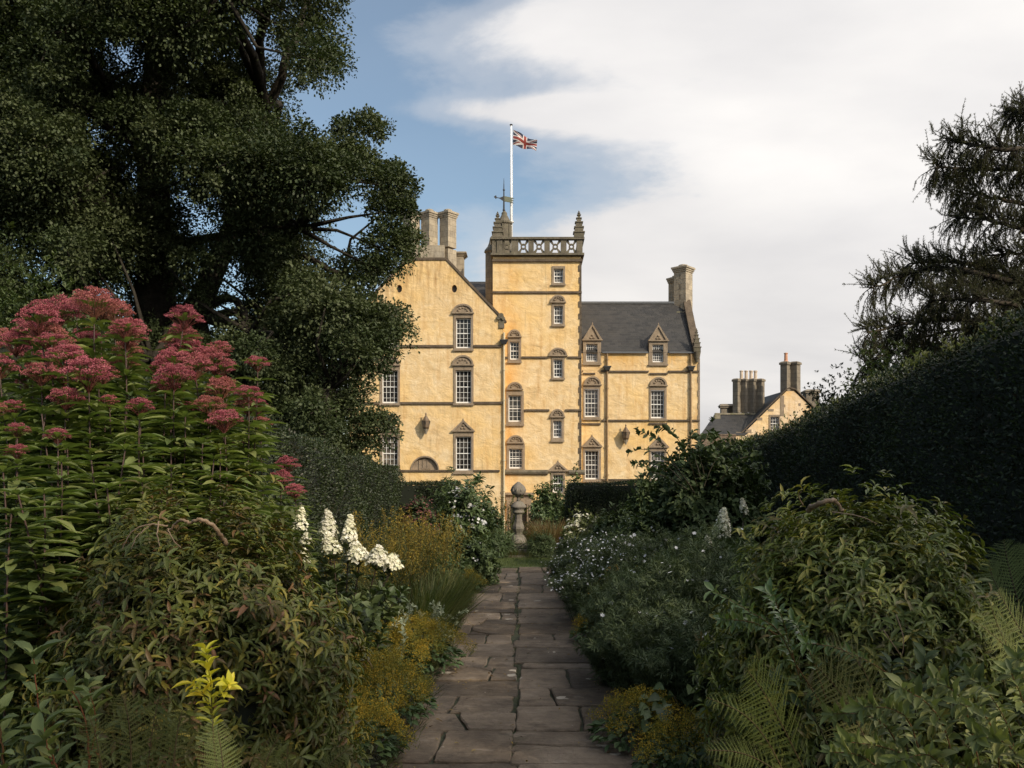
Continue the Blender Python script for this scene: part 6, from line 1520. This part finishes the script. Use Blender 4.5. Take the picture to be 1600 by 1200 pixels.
# ---- ferns
def frond(lb, P, width=.10, n=22, up=(0, 0, 1)):
    P = np.array(smooth_pts(P, 8)); m_ = len(P); lb.tube(P, .0026, .001, 3)
    i = np.linspace(m_*.10, m_-1.01, n); Q = np.stack([np.interp(i, np.arange(m_), P[:, k]) for k in range(3)], 1); T = norm(np.gradient(Q, axis=0))
    upv = norm(np.array(up, float)); S = norm(np.cross(T, upv)); Nn = np.cross(S, T)
    u = np.linspace(0, 1, n); w = width*np.sin(np.pi*np.clip(u*.86+.12, 0, 1))**.8*(1-u*.15)
    for sg in (-1, 1):
        D = norm(S*sg+T*.42-Nn*.10+rng.normal(size=S.shape)*.05); k = 11
        v = np.linspace(.06, .97, k)
        C_ = Q[:, None, :]+D[:, None, :]*(w[:, None]*v[None, :])[:, :, None]-Nn[:, None, :]*(w[:, None]*v[None, :]**2*.22)[:, :, None]
        ln = (w*.105)[:, None]*(1-v[None, :]*.75)
        for s2 in (-1, 1):
            E = norm(T[:, None, :]*s2+D[:, None, :]*.55)*np.ones((n, k, 1)); NN = np.tile(Nn[:, None, :], (1, k, 1))
            lb.add((np.array([(-.15, 0, 0), (.15, 0, 0), (.06, 1, -.1), (-.06, 1, -.1)]), np.array([(0, 1, 2, 3)])), C_.reshape(-1, 3), E.reshape(-1, 3), NN.reshape(-1, 3), (ln*np.ones((n, k))).reshape(-1)+.001, np.repeat(np.clip(.5+rng.normal(size=n)*.15, 0, 1), k))
        l_ = Q[:, None, :]+D[:, None, :]*(w[:, None]*np.array([0, 1.])[None, :])[:, :, None]
        lb.add((np.array([(-.5, 0, 0), (.5, 0, 0), (.2, 1, 0), (-.2, 1, 0)])*np.array([.05, 1, 1]), np.array([(0, 1, 2, 3)])), Q, D, Nn, w*.98, np.full(n, .35))
def fern(fr, label, mat='fern_leaf', group='ferns in the foreground'):
    b = fr[0][0][0]; o = empty('fern', (b[0], b[1], 0), label, 'fern', group)
    for P, w in fr: 
        l = LB(); frond(l, P, w, up=(P[0]-P[-1]).cross(Vector((0, -1, .35))).cross(P[-1]-P[0]) if False else (0.1, -.75, .65)); l.build('frond', M[mat], o)
    return o
def FW(pl, Y, dy=0.0): return [W(a, b, Y+dy*i) for i, (a, b) in enumerate(pl)]
fern([(FW([(1262, 1215), (1225, 1140), (1195, 1085), (1168, 1048)], 2.7, -.03), .15), (FW([(1240, 1240), (1200, 1160), (1160, 1115), (1105, 1090)], 2.5, -.04), .07), (FW([(1250, 1230), (1190, 1190), (1150, 1175), (1105, 1172)], 2.4, -.03), .06)], 'fern with long arching fronds at the bottom right of the path')
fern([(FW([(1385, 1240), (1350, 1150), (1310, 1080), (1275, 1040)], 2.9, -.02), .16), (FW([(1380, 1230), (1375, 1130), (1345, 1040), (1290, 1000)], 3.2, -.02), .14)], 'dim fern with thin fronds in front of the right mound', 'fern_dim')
fern([(FW([(1640, 1120), (1590, 1040), (1560, 980), (1545, 935)], 2.9, -.02), .10), (FW([(1660, 1090), (1610, 1010), (1580, 960), (1560, 925)], 3.0, -.02), .10), (FW([(1650, 1130), (1600, 1060), (1570, 1010), (1530, 975)], 2.8, -.03), .09)], 'bright fern at the right edge, sunlight painted into its leaf colour', 'fern_bright')
fern([(FW([(1600, 970), (1585, 920), (1575, 880), (1568, 845)], 4.3), .16), (FW([(1590, 980), (1565, 930), (1550, 900), (1545, 875)], 4.2), .14), (FW([(1640, 970), (1620, 900), (1605, 870), (1600, 850)], 4.4), .15)], 'dark fern above the bright one at the right edge', 'hyd_leaf')
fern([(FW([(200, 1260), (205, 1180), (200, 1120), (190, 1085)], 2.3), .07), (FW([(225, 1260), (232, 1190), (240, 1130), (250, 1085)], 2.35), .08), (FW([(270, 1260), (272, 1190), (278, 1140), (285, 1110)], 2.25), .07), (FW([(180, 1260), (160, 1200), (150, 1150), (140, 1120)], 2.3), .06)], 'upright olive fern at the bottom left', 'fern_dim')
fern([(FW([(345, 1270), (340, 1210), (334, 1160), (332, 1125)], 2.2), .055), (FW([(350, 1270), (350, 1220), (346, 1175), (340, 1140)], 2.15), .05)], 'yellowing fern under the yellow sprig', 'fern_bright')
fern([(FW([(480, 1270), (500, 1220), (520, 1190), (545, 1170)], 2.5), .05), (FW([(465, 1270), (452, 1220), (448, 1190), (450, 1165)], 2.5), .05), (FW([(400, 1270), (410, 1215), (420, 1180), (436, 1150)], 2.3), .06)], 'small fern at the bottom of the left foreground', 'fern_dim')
# yellow sprig
x, Y_ = wx(330, 2.75), 2.75; l = LB(); o = empty('yellow_sprig', (x, Y_, 0), 'bright yellow leafy sprig on the left mound, sunlight painted into its leaves', 'plant')
shoot(l, [W(335, 1200, 2.75), W(332, 1120, 2.72), W(328, 1060, 2.7), W(322, 1020, 2.7)], .003, T_OVAL2, .05, 12, 3, .15); shoot(l, [W(332, 1120, 2.72), W(318, 1085, 2.7), W(305, 1070, 2.68)], .002, T_OVAL2, .045, 5, 3); shoot(l, [W(333, 1100, 2.72), W(350, 1080, 2.7), W(358, 1070, 2.68)], .002, T_OVAL2, .045, 5, 3)
l.build('foliage', M['yellow_leaf_sunlit'], o)
# grey green saplings at the bottom left
def sapling(pl, Y, label, size=.075, per=9, mat='grey_leaf', r=.004, nl=2, extra=(), name='leafy_sapling', group='leafy saplings at the bottom left'):
    b = W(*pl[0], Y); l = LB(); o = empty(name, (b.x, b.y, 0), label, 'plant', group)
    base = [(pl[0][0], pl[0][1]+60)]
    shoot(l, FW(base+list(pl), Y, -.015), r, T_OVAL2, size, per, nl, .15)
    for e in extra: shoot(l, FW(e, Y, -.02), r*.6, T_OVAL2, size*.85, max(3, per//2), nl, .15)
    sprigs(l, T_OVAL2, np.array([W(*pl[-1], Y-.015*len(pl))]), np.array([[0, 0, 1.]]), 5, size*.6, .6, .3)
    l.build('foliage', M[mat], o)
sapling([(95, 1260), (78, 1180), (62, 1110), (52, 1030)], 2.3, 'sapling with one red stem and broad grey green leaves', .068, 9)
sapling([(140, 1260), (138, 1180), (128, 1110), (100, 1060)], 2.45, 'grey green sapling leaning left beside the red stemmed one', .058, 11, extra=[[(138, 1200), (150, 1130), (140, 1080)]])
sapling([(165, 1260), (150, 1170), (140, 1110), (136, 1075)], 2.6, 'grey green sapling in front of the olive fern', .058, 10)
sapling([(10, 1270), (6, 1200), (2, 1150), (-4, 1120)], 2.1, 'pale yellow green sapling in the bottom left corner', .06, 8, 'spray_leaf')
sapling([(120, 1290), (100, 1230), (85, 1190), (70, 1160)], 2.2, 'low grey green sapling at the very bottom left', .06, 8)
# leafy spray shrub at the bottom right
x, Y_ = wx(1480, 2.6), 2.6; l = LB(); o = empty('leafy_spray_shrub', (x, Y_, 0), 'grey green shrub with arching sprays of oval leaves at the bottom right', 'shrub')
for pl in ([(1420, 1260), (1400, 1160), (1360, 1120), (1300, 1115)], [(1450, 1260), (1430, 1150), (1400, 1110), (1350, 1105)], [(1500, 1250), (1480, 1150), (1450, 1100), (1410, 1075)], [(1540, 1250), (1520, 1150), (1500, 1090), (1460, 1060)], [(1600, 1250), (1580, 1150), (1550, 1090), (1520, 1060)], [(1640, 1250), (1620, 1160), (1600, 1100), (1580, 1050)], [(1560, 1260), (1560, 1180), (1540, 1120), (1500, 1100)], [(1480, 1270), (1440, 1200), (1390, 1170), (1330, 1160)], [(1400, 1270), (1380, 1210), (1340, 1180), (1300, 1175)], [(1620, 1270), (1600, 1200), (1570, 1160), (1530, 1150)], [(1500, 1270), (1480, 1210), (1450, 1180), (1400, 1190)], [(1640, 1200), (1640, 1100), (1620, 1050), (1590, 1030)], [(1560, 1270), (1530, 1210), (1490, 1190)], [(1430, 1280), (1420, 1230), (1380, 1210)]):
    shoot(l, FW(pl, 2.55+rng.normal()*.12, -.05), .0028, T_OVAL2, .044, 17, 3, .1)
l.build('foliage', M['spray_leaf'], o)
# glossy rose branch reaching over from the right mound
l = LB(); o = empty('glossy_branch', (wx(1230, 3.4), 3.4, 0), 'glossy leaved branch with bright tips reaching left from the right mound', 'plant')
for pl in ([(1290, 1110), (1245, 1040), (1215, 985), (1170, 955), (1118, 925)], [(1250, 1060), (1235, 1010), (1220, 960), (1205, 930)], [(1225, 1000), (1190, 978), (1160, 970), (1130, 968)], [(1290, 1090), (1262, 1010), (1240, 970)], [(1400, 1060), (1350, 1030), (1300, 1010), (1260, 1005)]):
    shoot(l, FW(pl, 3.45, -.06), .003, T_OVAL2, .042, 14, 3, .05)
l.build('foliage', M['rose_leaf'], o)
# pinnate dark rose leaves in front of the right mound
l = LB(); o = empty('dark_rose', (wx(1400, 3.3), 3.3, 0), 'dark ribbed compound leaves low in front of the right mound', 'plant')
for pl in ([(1420, 1180), (1405, 1110), (1395, 1070), (1392, 1040)], [(1440, 1180), (1430, 1110), (1440, 1060), (1445, 1030)], [(1300, 1180), (1270, 1120), (1225, 1090), (1215, 1060)], [(1480, 1180), (1490, 1100), (1480, 1060), (1500, 1030)]):
    shoot(l, FW(pl, 3.3, -.03), .003, T_OVAL2, .06, 9, 2, .2)
l.build('foliage', M['dark_shrub'], o)

# ---- ground cover between the plants
def cover(name, x0, x1, y0, y1, n, zmax, size, label, slope=0):
    x = rng.uniform(x0, x1, n); y = y0+(y1-y0)*rng.random(n); edge = np.clip(np.minimum(np.abs(x-x0), np.abs(x-x1))*2.2, .12, 1)
    z = zmax*edge*rng.random(n)**.7*(.6+.4*np.sin(x*5+y*3)*np.sin(y*4.1)); l = LB()
    l.add(T_OVAL2, np.stack([x, y, np.maximum(z, .005)], 1), rng.normal(size=(n, 3))*[1, 1, .4], np.array([0, 0, 1.])+rng.normal(size=(n, 3))*.4, size*rng.uniform(.6, 1.4, n))
    tag(l.build(name, M['under']), label, 'ground cover', kind='stuff')
cover('undergrowth', -5.0, -.74, 2.0, 15.0, 42000, .42, .05, 'low leafy undergrowth covering the left border')
cover('undergrowth', .74, 3.7, 2.0, 15.0, 36000, .42, .05, 'low leafy undergrowth covering the right border')
cover('undergrowth', -3.2, 3.4, 17.0, 21, 20000, .35, .06, 'low leafy undergrowth beyond the lawn around the pedestal')

# fallen leaves, petals and grit on the path
lb = LB(); n = 520; y = 4.2+11*rng.random(n)**1.4; x = np.where(rng.random(n) < .7, np.sign(rng.normal(size=n))*(.75-np.abs(rng.normal(size=n))*.16), rng.uniform(-.7, .7, n))
lb.add(T_OVAL2, np.stack([x, y, np.full(n, .028)], 1), rng.normal(size=(n, 3))*[1, 1, .12], np.tile([0, 0, 1.], (n, 1))+rng.normal(size=(n, 3))*.25, rng.uniform(.010, .034, n))
M['litter'] = leaf_mat('fallen_leaf', [(.05, .03, .015), (.10, .06, .025), (.2, .13, .03), (.28, .22, .10)], .8, .1, .2, .3)
tag(lb.build('fallen_leaves', M['litter']), 'small fallen leaves and petals scattered on the path', 'leaves', kind='stuff')
lb = LB(); n = 5200; y = 4.0+11.2*rng.random(n); sd_ = np.sign(rng.normal(size=n)); x = sd_*(.80-np.abs(rng.normal(size=n))*.05)
lb.add(T_BLADE, np.stack([x, y, np.full(n, .0)], 1), np.stack([-sd_*.5+rng.normal(size=n)*.4, rng.normal(size=n)*.4, np.ones(n)], 1), rdir(n), rng.uniform(.03, .11, n))
tag(lb.build('edging_grass', M['jgrass']), 'short grass growing along both edges of the path', 'grass', kind='stuff')
